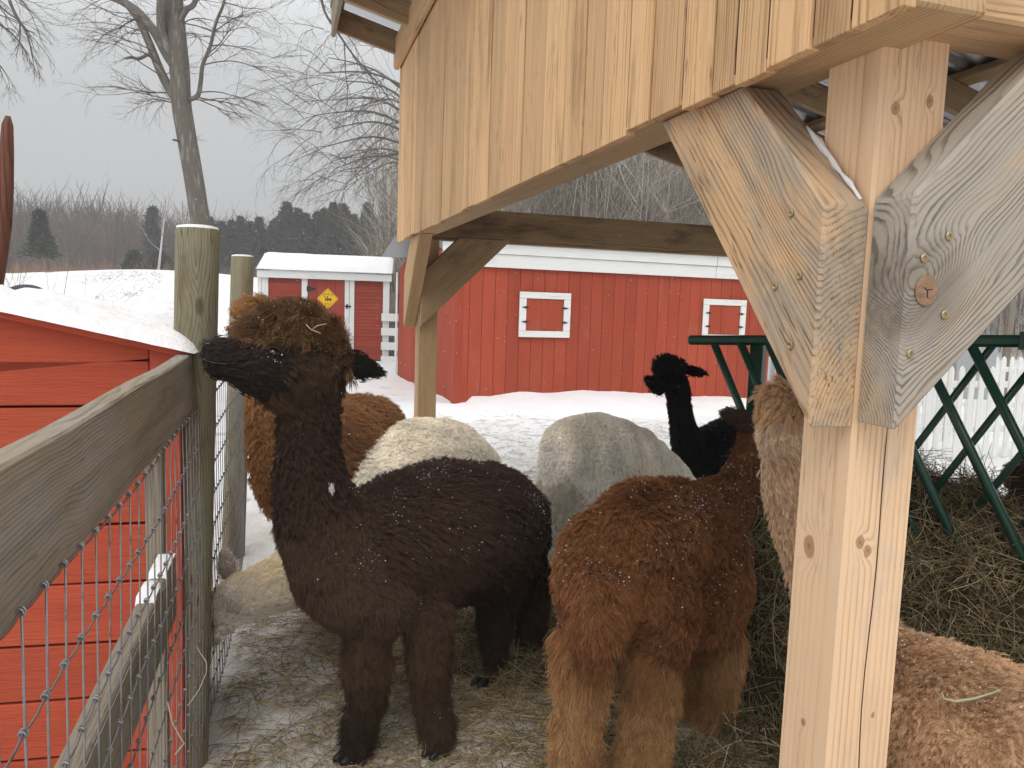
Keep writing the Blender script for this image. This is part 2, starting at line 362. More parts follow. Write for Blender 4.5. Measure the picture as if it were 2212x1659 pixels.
def warpax(lo, hi, n, c, k=4.0):
    t = np.linspace(-1, 1, n); s = np.sinh(k * t) / np.sinh(k); return np.where(s < 0, c + s * (c - lo), c + s * (hi - c))
gx = warpax(-320, 320, 280, .3, 5.2); gy = warpax(-60, 620, 340, 3.0, 5.6)
GX, GY = np.meshgrid(gx, gy); GZ = hterr(GX, GY)
vs = np.stack([GX, GY, GZ], -1).reshape(-1, 3)
i = np.arange(len(gy) - 1)[:, None] * len(gx) + np.arange(len(gx) - 1)[None]
fs = np.stack([i, i + 1, i + 1 + len(gx), i + len(gx)], -1).reshape(-1, 4)
tag(mesh_obj('ground', vs, fs, M_ground, smooth=True), 'snow covered ground strewn with hay around the animals', kind='structure')
def gz(x, y): return float(hterr(x, y))

# ------------------------------------------------------------------ timber shelter: frame A runs along the tall boarded wall, B into the shelter
aA = Vector((-.289, .957, 0)); aB = Vector((.957, .289, 0)); UZ = Vector((0, 0, 1))
C0 = V(1843, 950, 1.33); C0.z = 0
def S(a, b, z): return C0 + aA * a + aB * b + UZ * z
LEN = 4.6; PW = .14; HB = 1.995; TOP = 3.32; BS = -.125; TAN = math.tan(R(14.5))
shel = thing('timber_shelter', C0, 'open sided timber shelter with new pale board siding and knee braces over the alpacas', 'shelter')
def post(a, b, mat, top):
    return solid('post', [S(a, b, -.1), S(a + PW, b, -.1), S(a + PW, b + PW, -.1), S(a, b + PW, -.1)], UZ * (top + .1), UZ, mat, shel, .006)
def post2(a, b, mat, top):
    # grain along z: sweep sideways instead so the local frame keeps z as the long axis
    return solid('post', [S(a, b, -.1), S(a + PW, b, -.1), S(a + PW, b, top), S(a, b, top)], aB * PW, UZ, mat, shel, .006)
p_near = post2(0, 0, M_beam, 3.2)
def hit(xv, yv, org, n):
    d = ray(xv * .46293, yv * .46293); return EYE + d * ((org - EYE).dot(n) / d.dot(n))
_mi = WM[p_near.name].inverted(); _kl = []
for (xv, yv, pl_, r_) in ((1748, 1180, 'L', .016), (1858, 1172, 'F', .009), (1874, 1190, 'F', .009), (1934, 234, 'F', .009), (2008, 218, 'F', .008), (1735, 1560, 'L', .006), (1885, 1545, 'F', .004)):
    q_ = _mi @ hit(xv, yv, C0, aB if pl_ == 'L' else aA); _kl.append((q_.x, q_.y, q_.z, r_))
M_post = postwood(tuple(_kl)); p_near.data.materials.clear(); p_near.data.materials.append(M_post)
tag(p_near, 'pale new square corner post nearest the camera')
# drying cracks in the near post
for (b0, zz) in ((.072, None),):
    pts = [S(-.0005, b0 + .004 * math.sin(z * 5) + .003 * math.sin(z * 13), z) for z in np.linspace(.5, 1.36, 14)]
    tube('crack', pts, [.0005] + [.0012] * 12 + [.0004], flat('crack_shadow_wood', (.10, .055, .03)), p_near, 4)
post2(LEN - PW, 0, M_beam, HB); post2(LEN - PW, 3.85, M_beam, HB); post2(0, 3.85, M_beam, HB)
# headers
hd = solid('header', [S(-.16, -.10, HB), S(LEN, -.10, HB), S(LEN, -.10, HB + .24), S(-.16, -.10, HB + .24)], aB * .14, aA, M_beam, shel, .005)
solid('header', [S(-.11, .045, HB + .02), S(-.11, 4.0, HB + .02), S(-.11, 4.0, HB + .26), S(-.11, .045, HB + .26)], aA * .14, aB, M_brace, shel, .005)
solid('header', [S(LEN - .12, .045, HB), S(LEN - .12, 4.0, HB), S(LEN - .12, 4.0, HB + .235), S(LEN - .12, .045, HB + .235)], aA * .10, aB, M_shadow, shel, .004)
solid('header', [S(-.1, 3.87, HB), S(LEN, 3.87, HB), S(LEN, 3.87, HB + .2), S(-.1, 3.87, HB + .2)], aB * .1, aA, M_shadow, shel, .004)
# knee braces, plumb cut at the post and level cut at the header
ZB, ZT = 1.352, 1.732
def screw(p, n, parent, r=.0072):
    g = Geo(); n = Vector(n).normalized(); x = n.orthogonal().normalized(); y = n.cross(x)
    prof = [(r, 0), (r, .0015), (r * .8, .0025), (r * .5, .0022), (r * .38, .0004)]
    k = 12; vs = []; f = []
    for (rr, h) in prof:
        for j in range(k): a = 2 * math.pi * j / k; vs.append(p + x * rr * math.cos(a) + y * rr * math.sin(a) + n * h)
    for q in range(len(prof) - 1):
        for j in range(k): f.append((q * k + j, q * k + (j + 1) % k, (q + 1) * k + (j + 1) % k, (q + 1) * k + j))
    f.append(tuple(range((len(prof) - 1) * k, len(prof) * k)))
    return mesh_obj('screw', vs, f, M_screw, parent)
TB = .092
def braceA(a0, sgn, mat, lab=None):
    ps = [S(a0, 0, ZB), S(a0 + sgn * .615, 0, HB - .002), S(a0 + sgn * .275, 0, HB - .002), S(a0, 0, ZT)]
    o = solid('brace', ps, aB * -TB, (aA * sgn * .615 + UZ * (HB - ZB)), mat, shel, .006)
    if lab: tag(o, lab)
    return o
def braceB(a0, mat, thick, lab=None, b0=0):
    ps = [S(a0, b0, ZB + .01), S(a0, b0 + .66, HB + .018), S(a0, b0 + .27, HB + .018), S(a0, b0, ZT + .012)]
    o = solid('brace', ps, aA * thick, (aB * .66 + UZ * (HB - ZB)), mat, shel, .006)
    if lab: tag(o, lab)
    return o
b1 = braceA(.001, 1, M_brace, 'tan and grey weathered knee brace under the siding')
b2 = braceB(-.001, M_brace2, -TB, 'grey weathered knee brace with a round knot')
for v_ in ((1709, 461), (1727, 596), (1675, 619), (1708, 747)): screw(hit(*v_, S(0, -TB - .001, 0), aB), -aB, b1)
for v_ in ((2050, 510), (1996, 558), (2040, 680), (1966, 764)): screw(hit(*v_, S(-TB - .002, 0, 0), aA), -aA, b2)
kd = hit(2000, 627, S(-TB - .002, 0, 0), aA)
kl = WM[b2.name].inverted() @ kd
b2.data.materials.clear(); b2.data.materials.append(wood('brace_wood_knotted', (.46, .36, .25), (.17, .125, .085), ring=.0062, knots=.0, contrast=.62, grey=(.38, .345, .30), greyamt=.75, stain=.4, fib=.55, bmp=.5, wv=.10, kc=tuple(kl)))
g = Geo(); prof = [(.025, 0), (.025, .0015), (.020, .0025), (.008, .003)]; vs = []; f = []
for (rr, h) in prof:
    for j in range(20): a = 2 * math.pi * j / 20; vs.append(kd + aB * rr * math.cos(a) * .9 + UZ * rr * math.sin(a) - aA * h)
for q in range(3):
    for j in range(20): f.append((q * 20 + j, q * 20 + (j + 1) % 20, (q + 1) * 20 + (j + 1) % 20, (q + 1) * 20 + j))
f.append(tuple(range(60, 80))); mesh_obj('knot', vs, f, flat('knot_wood', (.30, .185, .115), .8, .5, 26, bmp=.5, dirt=(.14, .07, .04), dscale=40), b2)
for (ax_, ay_) in ((-.5, .25), (.45, .1), (.05, -.7)):
    tube('crack', [kd - aA * .0035, kd + aB * .010 * ax_ + UZ * .012 * ay_ - aA * .0034, kd + aB * .021 * ax_ + UZ * .019 * ay_ + aB * .002 - aA * .003], [.0009, .0009, .0003], M_iron, b2, 4)
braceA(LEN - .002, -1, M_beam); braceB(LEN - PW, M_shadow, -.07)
# snow lodged on the left brace
vs, f = [], []
pts = [S(.16 + .3 * t, -.012 - .01 * math.sin(t * 9), 1.752 + (HB - ZT) * (.16 + .3 * t - .0) / .46 * 1.0 + .002) for t in np.linspace(-.3, .42, 10)]
pts = [S(t, -.014, ZT + (HB - ZT) * t / .275 + .004) for t in np.linspace(.01, .17, 10)]
g = Geo(); vv, ff = tube_geo(pts, [.002, .003, .005, .003, .005, .0045, .007, .008, .005, .002], 7); vv = [q + Vector((noise.noise(q * 90), noise.noise(q * 90 + Vector((5, 0, 0))), noise.noise(q * 120))) * .004 for q in vv]; g.add(vv, ff)
g.obj('snow', M_snow, b1, True)['kind'] = 'stuff'
# siding boards: joints read along the wall
def a_of_px(px):
    lo, hi = -.6, 9.5
    for _ in range(50):
        mid = (lo + hi) / 2
        if proj(S(mid, BS, HB))[0] > px: lo = mid
        else: hi = mid
    return mid
M_gap_shade = flat('painted_gap_shade', (.055, .030, .016), .9)
edges = [397, 404, 410.5, 414.5, 425, 434.5, 441, 449.5, 463, 475, 488, 501, 521, 543, 564, 583, 602, 628, 650, 683, 712, 736, 769, 812, 850, 905]
ae = [a_of_px(x) for x in edges]
print('board widths', [round(ae[k] - ae[k + 1], 2) for k in range(len(ae) - 1)], 'far a', ae[0])
LW = ae[0]
for k in range(len(ae) - 1):
    a1, a0 = ae[k], ae[k + 1]; gap = random.uniform(.0014, .0030)
    dz = random.uniform(-.009, .007); off = random.choice((0, .002, .004, .006)); th = .024
    solid('siding_board', [S(a0 + gap, BS - off, HB - .01 + dz), S(a1 - gap, BS - off, HB - .01 + dz), S(a1 - gap, BS - off, TOP), S(a0 + gap, BS - off, TOP)],
          aB * th, UZ, M_siding, shel, .0015)
    if k: solid('gap_shade_strip', [S(a1 - .004, BS - off + .0022, HB + .006), S(a1 + .004, BS - off + .0022, HB + .006), S(a1 + .004, BS - off + .0022, TOP), S(a1 - .004, BS - off + .0022, TOP)], aB * .012, UZ, M_gap_shade, shel, 0)  # dark strip added in each joint, its colour standing in for the gap's shade
solid('wall_backing', [S(-.15, BS + .027, HB + .02), S(LW - .02, BS + .027, HB + .02), S(LW - .02, BS + .027, TOP - .02), S(-.15, BS + .027, TOP - .02)], aB * .006, aA, M_shadow, shel, 0)  # thin dark sheet added behind the siding so the board gaps look dark
# level trim along the head of the siding with its slanted far end
solid('trim_board', [S(-.2, BS - .012, TOP - .10), S(LW - .02, BS - .012, TOP - .10), S(LW + .05, BS - .012, TOP - .06), S(LW + .05, BS - .012, TOP + .12), S(-.2, BS - .012, TOP + .12)], aB * -.03, aA, M_siding, shel)
# rafters fall from the tall wall into the shelter
def rz(b, off=0): return TOP - (b - BS) * TAN + off
ra = list(np.arange(-.15, LW - .3, .61)) + [LW - .045]
for a in ra:
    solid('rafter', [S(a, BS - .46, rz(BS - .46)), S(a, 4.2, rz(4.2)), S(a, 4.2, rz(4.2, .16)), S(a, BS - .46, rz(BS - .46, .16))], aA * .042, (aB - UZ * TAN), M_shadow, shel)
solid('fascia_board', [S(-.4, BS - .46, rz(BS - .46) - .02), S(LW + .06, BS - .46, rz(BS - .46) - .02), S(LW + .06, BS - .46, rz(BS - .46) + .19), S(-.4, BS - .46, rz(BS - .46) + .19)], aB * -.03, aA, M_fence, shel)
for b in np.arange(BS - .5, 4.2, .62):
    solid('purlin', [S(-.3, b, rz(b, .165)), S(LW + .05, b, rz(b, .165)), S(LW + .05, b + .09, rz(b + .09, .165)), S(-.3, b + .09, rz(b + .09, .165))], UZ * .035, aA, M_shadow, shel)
# corrugated roof sheets
for q in range(5):
    a0, a1 = -.35 + q * (LW + .45) / 5, -.35 + (q + 1) * (LW + .45) / 5 + .02; n = 34; vs = []; f = []
    for i_ in range(n):
        a = a0 + (a1 - a0) * i_ / (n - 1); h = .012 * math.cos(i_ * math.pi * 2 / 3.7)
        for b in (BS - .52, 4.3): vs.append(S(a, b, rz(b, .218 + (q % 2) * .003) + h))
    for i_ in range(n - 1): f.append((2 * i_, 2 * i_ + 1, 2 * i_ + 3, 2 * i_ + 2))
    mesh_obj('roof_sheet', vs, f, M_metal, shel, smooth=True)

# ------------------------------------------------------------------ red barn beyond the pen
F0 = PX(454, 404, 11.75); F0.z = 0
dD = Vector((math.sin(R(70)), math.cos(R(70)), 0)); dE = Vector((-dD.y, dD.x, 0))
def Bn(u, v, z): return F0 + dD * u + dE * v + UZ * z
barn = thing('red_barn', F0, 'long low red board barn with white fascia and small shuttered windows', 'barn')
BH = 2.12; BL = 10.6; BW = 4.5
# fit fascia height
u = 0
npl = int(BL / .205)
for k in range(npl):
    w = .205
    solid('plank', [Bn(k * w + .003, 0, -.05), Bn(k * w + w - .003, 0, -.05), Bn(k * w + w - .003, 0, BH), Bn(k * w + .003, 0, BH)], dE * .022, UZ, M_red, barn, .002)
mesh_obj('wall_backing', [Bn(0, .026, -.05), Bn(BL, .026, -.05), Bn(BL, .026, BH), Bn(0, .026, BH), Bn(0.026, BW, -.05), Bn(.026, BW, BH), Bn(.026, .026, -.05), Bn(.026, .026, BH)],
         [(0, 1, 2, 3), (6, 4, 5, 7)], M_dkred, barn)
RZ = 2.75
def gable(v): return BH + (RZ - BH) * (1 - abs(v - BW / 2) / (BW / 2))
for k in range(int(BW / .205)):
    v0, v1 = k * .205 + .003, k * .205 + .202
    solid('plank', [Bn(0, v0 + .03, -.05), Bn(0, v1 + .03, -.05), Bn(0, v1 + .03, gable(v1)), Bn(0, v0 + .03, gable(v0))], dD * .022, UZ, M_red, barn, .002)
solid('corner_board', [Bn(-.025, -.02, -.05), Bn(.09, -.02, -.05), Bn(.09, -.02, BH), Bn(-.025, -.02, BH)], dE * .018, UZ, M_red, barn)
solid('corner_board', [Bn(-.025, 0, -.05), Bn(-.025, .11, -.05), Bn(-.025, .11, BH), Bn(-.025, 0, BH)], dD * .02, UZ, M_red, barn)
solid('corner_board', [Bn(-.03, BW - .1, -.05), Bn(-.03, BW + .03, -.05), Bn(-.03, BW + .03, BH), Bn(-.03, BW - .1, BH)], dD * .02, UZ, M_white, barn)
for (z0, z1, off) in ((BH - .02, BH + .18, .03), (BH + .186, BH + .36, .055)):
    for (u0, u1) in ((-.25, 4.55), (4.56, BL + .2)):
        solid('fascia_board', [Bn(u0, -off, z0), Bn(u1, -off, z0), Bn(u1, -off, z1), Bn(u0, -off, z1)], dE * -.022, dD, M_white, barn, .002)
EZ = BH + .365
vs, f = [], []; n = 420
for i_ in range(n):
    uu = -.3 + (BL + .6) * i_ / (n - 1); h = .010 * math.cos(i_ * math.pi)
    for (v, z) in ((-.13, EZ), (BW / 2, EZ + .48)): vs.append(Bn(uu, v, z + h))
for i_ in range(n - 1): f.append((2 * i_, 2 * i_ + 2, 2 * i_ + 3, 2 * i_ + 1))
mesh_obj('roof_sheet', vs, f, M_metal, barn)
mesh_obj('roof_sheet', [Bn(-.3, BW / 2, EZ + .48), Bn(BL + .3, BW / 2, EZ + .48), Bn(BL + .3, BW + .2, EZ - .05), Bn(-.3, BW + .2, EZ - .05)], [(0, 1, 2, 3)], M_metal, barn)
def snowslab(parent, quad, th, nu=60, nv=10, amp=.012):
    q = [Vector(p) for p in quad]; vs = []; f = []
    for j in range(nv + 1):
        for i_ in range(nu + 1):
            s, t = i_ / nu, j / nv
            p = (q[0] * (1 - s) + q[1] * s) * (1 - t) + (q[3] * (1 - s) + q[2] * s) * t
            ed = min(1, min(s, 1 - s) * nu / 1.5, min(t, 1 - t) * nv / 1.5); ed = math.sqrt(max(0, ed))
            hh = th * ed + amp * noise.noise(p * 2.5) * ed
            vs.append(p + UZ * hh)
    for j in range(nv):
        for i_ in range(nu): a = j * (nu + 1) + i_; f.append((a, a + 1, a + nu + 2, a + nu + 1))
    o = mesh_obj('snow', vs, f, M_snow, parent, smooth=True); o['kind'] = 'stuff'; return o
snowslab(barn, [Bn(-.3, -.10, EZ + .013), Bn(BL + .3, -.10, EZ + .013), Bn(BL + .3, BW / 2, EZ + .493), Bn(-.3, BW / 2, EZ + .493)], .05)
snowslab(barn, [Bn(-.3, BW / 2, EZ + .495), Bn(BL + .3, BW / 2, EZ + .495), Bn(BL + .3, BW + .2, EZ - .03), Bn(-.3, BW + .2, EZ - .03)], .05)
def barn_window(u, z, w=.86, h=.80):
    fr = solid('window_frame', [Bn(u, -.026, z + h - .10), Bn(u + w, -.026, z + h - .10), Bn(u + w, -.026, z + h), Bn(u, -.026, z + h)], dE * -.025, dD, M_white, barn)
    solid('window_frame', [Bn(u, -.026, z), Bn(u + w, -.026, z), Bn(u + w, -.026, z + .10), Bn(u, -.026, z + .10)], dE * -.025, dD, M_white, barn)
    for uu in (u, u + w - .115):
        solid('window_frame', [Bn(uu, -.026, z + .103), Bn(uu + .115, -.026, z + .103), Bn(uu + .115, -.026, z + h - .103), Bn(uu, -.026, z + h - .103)], dE * -.023, UZ, M_white, barn)
    for s in (0, 1):
        uu = u + .118 + s * (w - .236) / 2
        sh = solid('shutter', [Bn(uu + .003, -.004, z + .105), Bn(uu + (w - .236) / 2 - .003, -.004, z + .105), Bn(uu + (w - .236) / 2 - .003, -.004, z + h - .105), Bn(uu + .003, -.004, z + h - .105)], dE * -.03, UZ, M_red, barn)
        if s == 0:
            solid('batten', [Bn(uu + .25, -.035, z + .13), Bn(uu + .33, -.035, z + .13), Bn(uu + .33, -.035, z + h - .13), Bn(uu + .25, -.035, z + h - .13)], dE * -.012, UZ, M_red, sh)
        for zz in (z + .24, z + h - .24):
            c = Bn(u + .105 if s == 0 else u + w - .105, -.055, zz)
            mesh_obj('hinge', [c - dD * .075, c - dE * .008 + UZ * .018, c + dD * .075, c - dE * .008 - UZ * .018, c - UZ * .018 + dE * .002, c + UZ * .018 + dE * .002], [(0, 3, 2, 1), (0, 1, 5), (0, 4, 3), (2, 3, 4), (2, 5, 1)], M_iron, sh)
def u_of_px(px, z):
    lo, hi = 0, 12.
    for _ in range(40):
        m_ = (lo + hi) / 2
        if proj(Bn(m_, 0, z))[0] < px: lo = m_
        else: hi = m_
    return m_
u1 = u_of_px(519, 1.7); u1b = u_of_px(570, 1.7); u2 = u_of_px(702.5, 1.7)
print('window', u1, u1b - u1, u2, proj(Bn(u1, 0, 0)), proj(Bn(u1, 0, BH)))
zt = 1.55 - (291 - 303) * -1 * 12 / 770 if False else None
def z_of_py(u, py):
    lo, hi = 0, 4.
    for _ in range(40):
        m_ = (lo + hi) / 2
        if proj(Bn(u, 0, m_))[1] > py: lo = m_
        else: hi = m_
    return m_
zt = z_of_py(u1, 291.5); zb = z_of_py(u1, 336.8); print('win z', zb, zt, 'fascia bottom', z_of_py(u1, 268.5), z_of_py(.3, 270))
barn_window(u1, zb, u1b - u1, zt - zb); barn_window(u2, zb, u1b - u1, zt - zb)
# snow drift heaped along the foot of the barn
vs, f = [], []; nu, nv = 120, 14
for j in range(nv + 1):
    for i_ in range(nu + 1):
        uu = -.6 + (BL + 1.2) * i_ / nu; v = -1.9 * j / nv
        p = Bn(uu, v, 0); h = .7 * (.10 + .05 * math.sin(uu * .8) + .04 * noise.noise(Vector((uu * 1.3, 2, 0))) + .10 * math.exp(-((uu - 2.2) / 1.6) ** 2)) * (1 - j / nv) ** 1.6
        vs.append(Vector((p.x, p.y, gz(p.x, p.y) + h * (1 if uu > .2 else .25) + .004 + .02 * noise.noise(p * 3) * (1 - j / nv) - .03 * (j == nv))))
for j in range(nv):
    for i_ in range(nu): a = j * (nu + 1) + i_; f.append((a, a + nu + 1, a + nu + 2, a + 1))
tag(mesh_obj('snow_drift', vs, f, M_snow, smooth=True), 'low snow bank against the foot of the red barn', kind='stuff')

# ------------------------------------------------------------------ small red shed with the alpaca sign
G0 = PX(258, 352, 19.0); G0.z = 0
dG = Vector((math.sin(R(82)), math.cos(R(82)), 0)); dH = Vector((-dG.y, dG.x, 0))
def Sh(u, v, z): return G0 + dG * u + dH * v + UZ * z
shed = thing('red_shed', G0, 'small red shed with snowy roof, white trim and a yellow diamond sign on its door', 'shed')
SH = 2.02; SW = 3.24
mesh_obj('wall_backing', [Sh(.05, .03, 0), Sh(3.18, .03, 0), Sh(3.18, .03, SH), Sh(.05, .03, SH), Sh(.05, 1.9, 0), Sh(.05, 1.9, SH), Sh(3.18, 1.9, 0), Sh(3.18, 1.9, SH)], [(0, 1, 2, 3), (4, 0, 3, 5), (1, 6, 7, 2)], M_red2, shed)
def wboard(name, u0, u1, z0, z1, off, th, mat, par, horiz=False):
    return solid(name, [Sh(u0, -off, z0), Sh(u1, -off, z0), Sh(u1, -off, z1), Sh(u0, -off, z1)], dH * -th, dG if horiz else UZ, mat, par, .002)
for (u0, u1) in ((.0, .09), (.10, .25), (1.05, 1.19), (2.09, 2.20), (2.21, 2.325), (3.03, 3.19)): wboard('trim_board', u0, u1, 0, SH - .02, .02, .03, M_white, shed)
for (u0, u1) in ((.255, 1.045), (2.33, 3.025)):
    k = 0; z = .04
    while z < SH - .03:
        o = mesh_obj('clapboard', [Sh(u0, -.028, z), Sh(u1, -.028, z), Sh(u1, -.006, z + .088), Sh(u0, -.006, z + .088), Sh(u0, 0, z), Sh(u1, 0, z)], [(0, 1, 2, 3), (0, 4, 5, 1)], M_red2, shed)
        z += .084
door = wboard('door', 1.195, 2.085, .06, SH - .03, .005, .012, M_dkred, shed)
for k in range(4): wboard('plank', 1.197 + k * .222, 1.197 + (k + 1) * .222 - .008, .06, SH - .03, .018, .014, M_red2, door)
c = Sh(1.17, -.055, 1.76); mesh_obj('hinge', [c - UZ * .07, c + dG * .045 - UZ * .07, c + dG * .045 + UZ * .07, c + UZ * .07, c + dG * .05 + UZ * .03, c + dG * .24, c + dG * .05 - UZ * .03], [(0, 1, 2, 3), (1, 5, 2)], M_iron, door)
wboard('latch', 2.10, 2.25, 1.34, 1.375, .052, .02, M_iron, door); wboard('latch', 2.13, 2.17, 1.30, 1.41, .05, .02, M_iron, door)
fz = wboard('fascia_board', 0, SW, SH - .02, SH + .15, .10, .025, M_white, shed, True)
vs, f = [], []; n = 150
for i_ in range(n):
    uu = -.02 + (SW + .05) * i_ / (n - 1); h = .011 * math.cos(i_ * math.pi * .5)
    for (v, z) in ((-.17, SH + .17), (1.05, SH + .62), (2.0, SH + .2)): vs.append(Sh(uu, v, z + h))
for i_ in range(n - 1): f += [(3 * i_, 3 * i_ + 3, 3 * i_ + 4, 3 * i_ + 1), (3 * i_ + 1, 3 * i_ + 4, 3 * i_ + 5, 3 * i_ + 2)]
mesh_obj('roof_sheet', vs, f, M_metal, shed)
snowslab(shed, [Sh(.0, -.15, SH + .18), Sh(SW + .01, -.15, SH + .18), Sh(SW + .01, 1.05, SH + .63), Sh(.0, 1.05, SH + .63)], .07, 40, 10)
sg = Sh(1.68, -.036, 1.53); hw = .265
def dia(r, off): return [sg + dG * r - dH * off, sg + UZ * r - dH * off, sg - dG * r - dH * off, sg - UZ * r - dH * off]
M_yel = flat('yellow_sign_paint', (.85, .50, .01), .4, .03); M_ink = flat('black_ink', (.03, .025, .01), .6)
sign = thing('warning_sign', sg, 'yellow diamond alpaca crossing sign on the small red shed door', 'sign')
def round_dia(r, off, k=.12):
    cs = [Vector((1, 0)), Vector((0, 1)), Vector((-1, 0)), Vector((0, -1))]; out = []
    for i_ in range(4):
        c_, a_, b_ = cs[i_], cs[i_ - 1], cs[(i_ + 1) % 4]
        for t in np.linspace(0, 1, 5):
            p = (c_ + (a_ - c_) * k) * (1 - t) ** 2 + c_ * 2 * t * (1 - t) + (c_ + (b_ - c_) * k) * t * t; out.append(sg + dG * p.x * r + UZ * p.y * r - dH * off)
    return out
solid('sign_plate', round_dia(hw, .0), dH * -.006, UZ, M_yel, sign, 0)
o_, i_ = round_dia(hw * .88, .0085), round_dia(hw * .85, .0085); nn = len(o_)
mesh_obj('border', o_ + i_, [(k, (k + 1) % nn, nn + (k + 1) % nn, nn + k) for k in range(nn)], M_ink, sign)
# animal silhouettes
sil = [(-.085, .055), (-.07, .062), (-.062, .045), (-.058, .0), (-.03, -.005), (.02, .0), (.035, .005), (.075, .005), (.09, -.015), (.085, -.06), (.078, -.085), (.066, -.085), (.068, -.05), (.05, -.04), (.015, -.04), (.005, -.08), (-.006, -.08), (-.012, -.04), (-.045, -.04), (-.052, -.075), (-.064, -.075), (-.062, -.03), (-.075, .02), (-.078, .04), (-.09, .045)]
mesh_obj('animal_emblem', [sg + dG * a * 1.0 + UZ * (b + .005) - dH * .009 for a, b in sil], [tuple(range(len(sil)))], M_ink, sign)
sil2 = [(-.022, -.003), (-.03, .045), (-.012, .055), (.005, .06), (.01, .045), (-.006, .035), (.0, .0)]
mesh_obj('animal_emblem', [sg + dG * a + UZ * (b + .005) - dH * .0092 for a, b in sil2], [tuple(range(len(sil2)))], M_ink, sign)
def lettering(txt, z, size):
    cu = bpy.data.curves.new('lettering', 'FONT'); cu.body = txt; cu.size = size; cu.align_x = 'CENTER'; cu.extrude = .0005; cu.space_character = 1.15; cu.materials.append(M_ink)
    p = sg + UZ * z - dH * .009
    M = Matrix(((dG.x, 0, -dH.x, p.x), (dG.y, 0, -dH.y, p.y), (0, 1, 0, p.z), (0, 0, 0, 1)))
    to = bpy.data.objects.new('tmp', cu); COL.objects.link(to); dg = bpy.context.evaluated_depsgraph_get()
    me = bpy.data.meshes.new_from_object(to.evaluated_get(dg)); bpy.data.objects.remove(to); me.materials.clear(); me.materials.append(M_ink)
    link('lettering', me, sign, M)
lettering('ALPACA', .085, .062); lettering('XING', -.145, .052)

# white board fence between shed and barn
bf = thing('board_fence', Sh(3.2, -.1, 0), 'short white horizontal board fence joining the small red shed', 'fence')
for k, z in enumerate((1.02, .66, .30, -.05)): solid('rail', [Sh(3.0, -.10, z), Sh(3.78, -.16, z), Sh(3.78, -.16, z + .19), Sh(3.0, -.10, z + .19)], dH * -.03, dG, M_white, bf)
solid('post', [Sh(3.2, .0, 0), Sh(3.33, .0, 0), Sh(3.33, .0, 1.75), Sh(3.2, .0, 1.75)], dH * .1, UZ, M_fence, bf)
# slim grey pole and propped red rails by the shelter
pl = Sh(3.79, -.35, 0); tag(tube('pole', [pl, pl + UZ * 2.75], .022, M_white, None, 10), 'slim pale metal pole beside the barn corner', 'pole')
rr_ = thing('leaning_rail_bundle', Sh(3.70, -.5, 0), 'red poles propped against the slim pole by the barn', 'poles')
for k in range(3): tube('pole', [Sh(3.58 + .05 * k, -.55 - .03 * k, 0), Sh(3.74 + .02 * k, -.4, .92 - .1 * k)], .018, M_red, rr_, 8)
# dark outbuilding with black slatted roof edge
ob = thing('lean_to', Sh(3.8, 1.6, 0), 'dark red lean-to with black roof slats behind the board fence', 'lean-to')
solid('wall', [Sh(3.62, 1.6, 0), Sh(6.5, 1.6, 0), Sh(6.5, 1.6, 2.3), Sh(3.95, 1.6, 2.2), Sh(3.62, 1.6, 1.7)], dH * 2, UZ, M_dkred, ob)
for k in range(6):
    solid('roof_slat', [Sh(3.35 + k * .085, 1.35, 1.62 + k * .11), Sh(3.43 + k * .085, 1.35, 1.66 + k * .11), Sh(3.43 + k * .085, 1.35, 1.72 + k * .11), Sh(3.35 + k * .085, 1.35, 1.68 + k * .11)], dH * 2.2, dH, M_black, ob, .004)
# far low snow covered roof behind
fr = thing('farm_building', Sh(4.0, 9, 0), 'distant low farm building with snowy roof beside the red shed', 'building')
hz0 = 0.0
solid('wall', [Sh(2.4, 9, 0), Sh(9, 9, 0), Sh(9, 9, 2.0), Sh(2.4, 9, 2.0)], dH * 3, UZ, M_dkred, fr)
solid('roof', [Sh(2.2, 8.8, 2.0), Sh(9.2, 8.8, 2.0), Sh(9.2, 8.8, 2.3), Sh(2.2, 8.8, 2.3)], dH * 3.4, dG, M_snow, fr, .03)
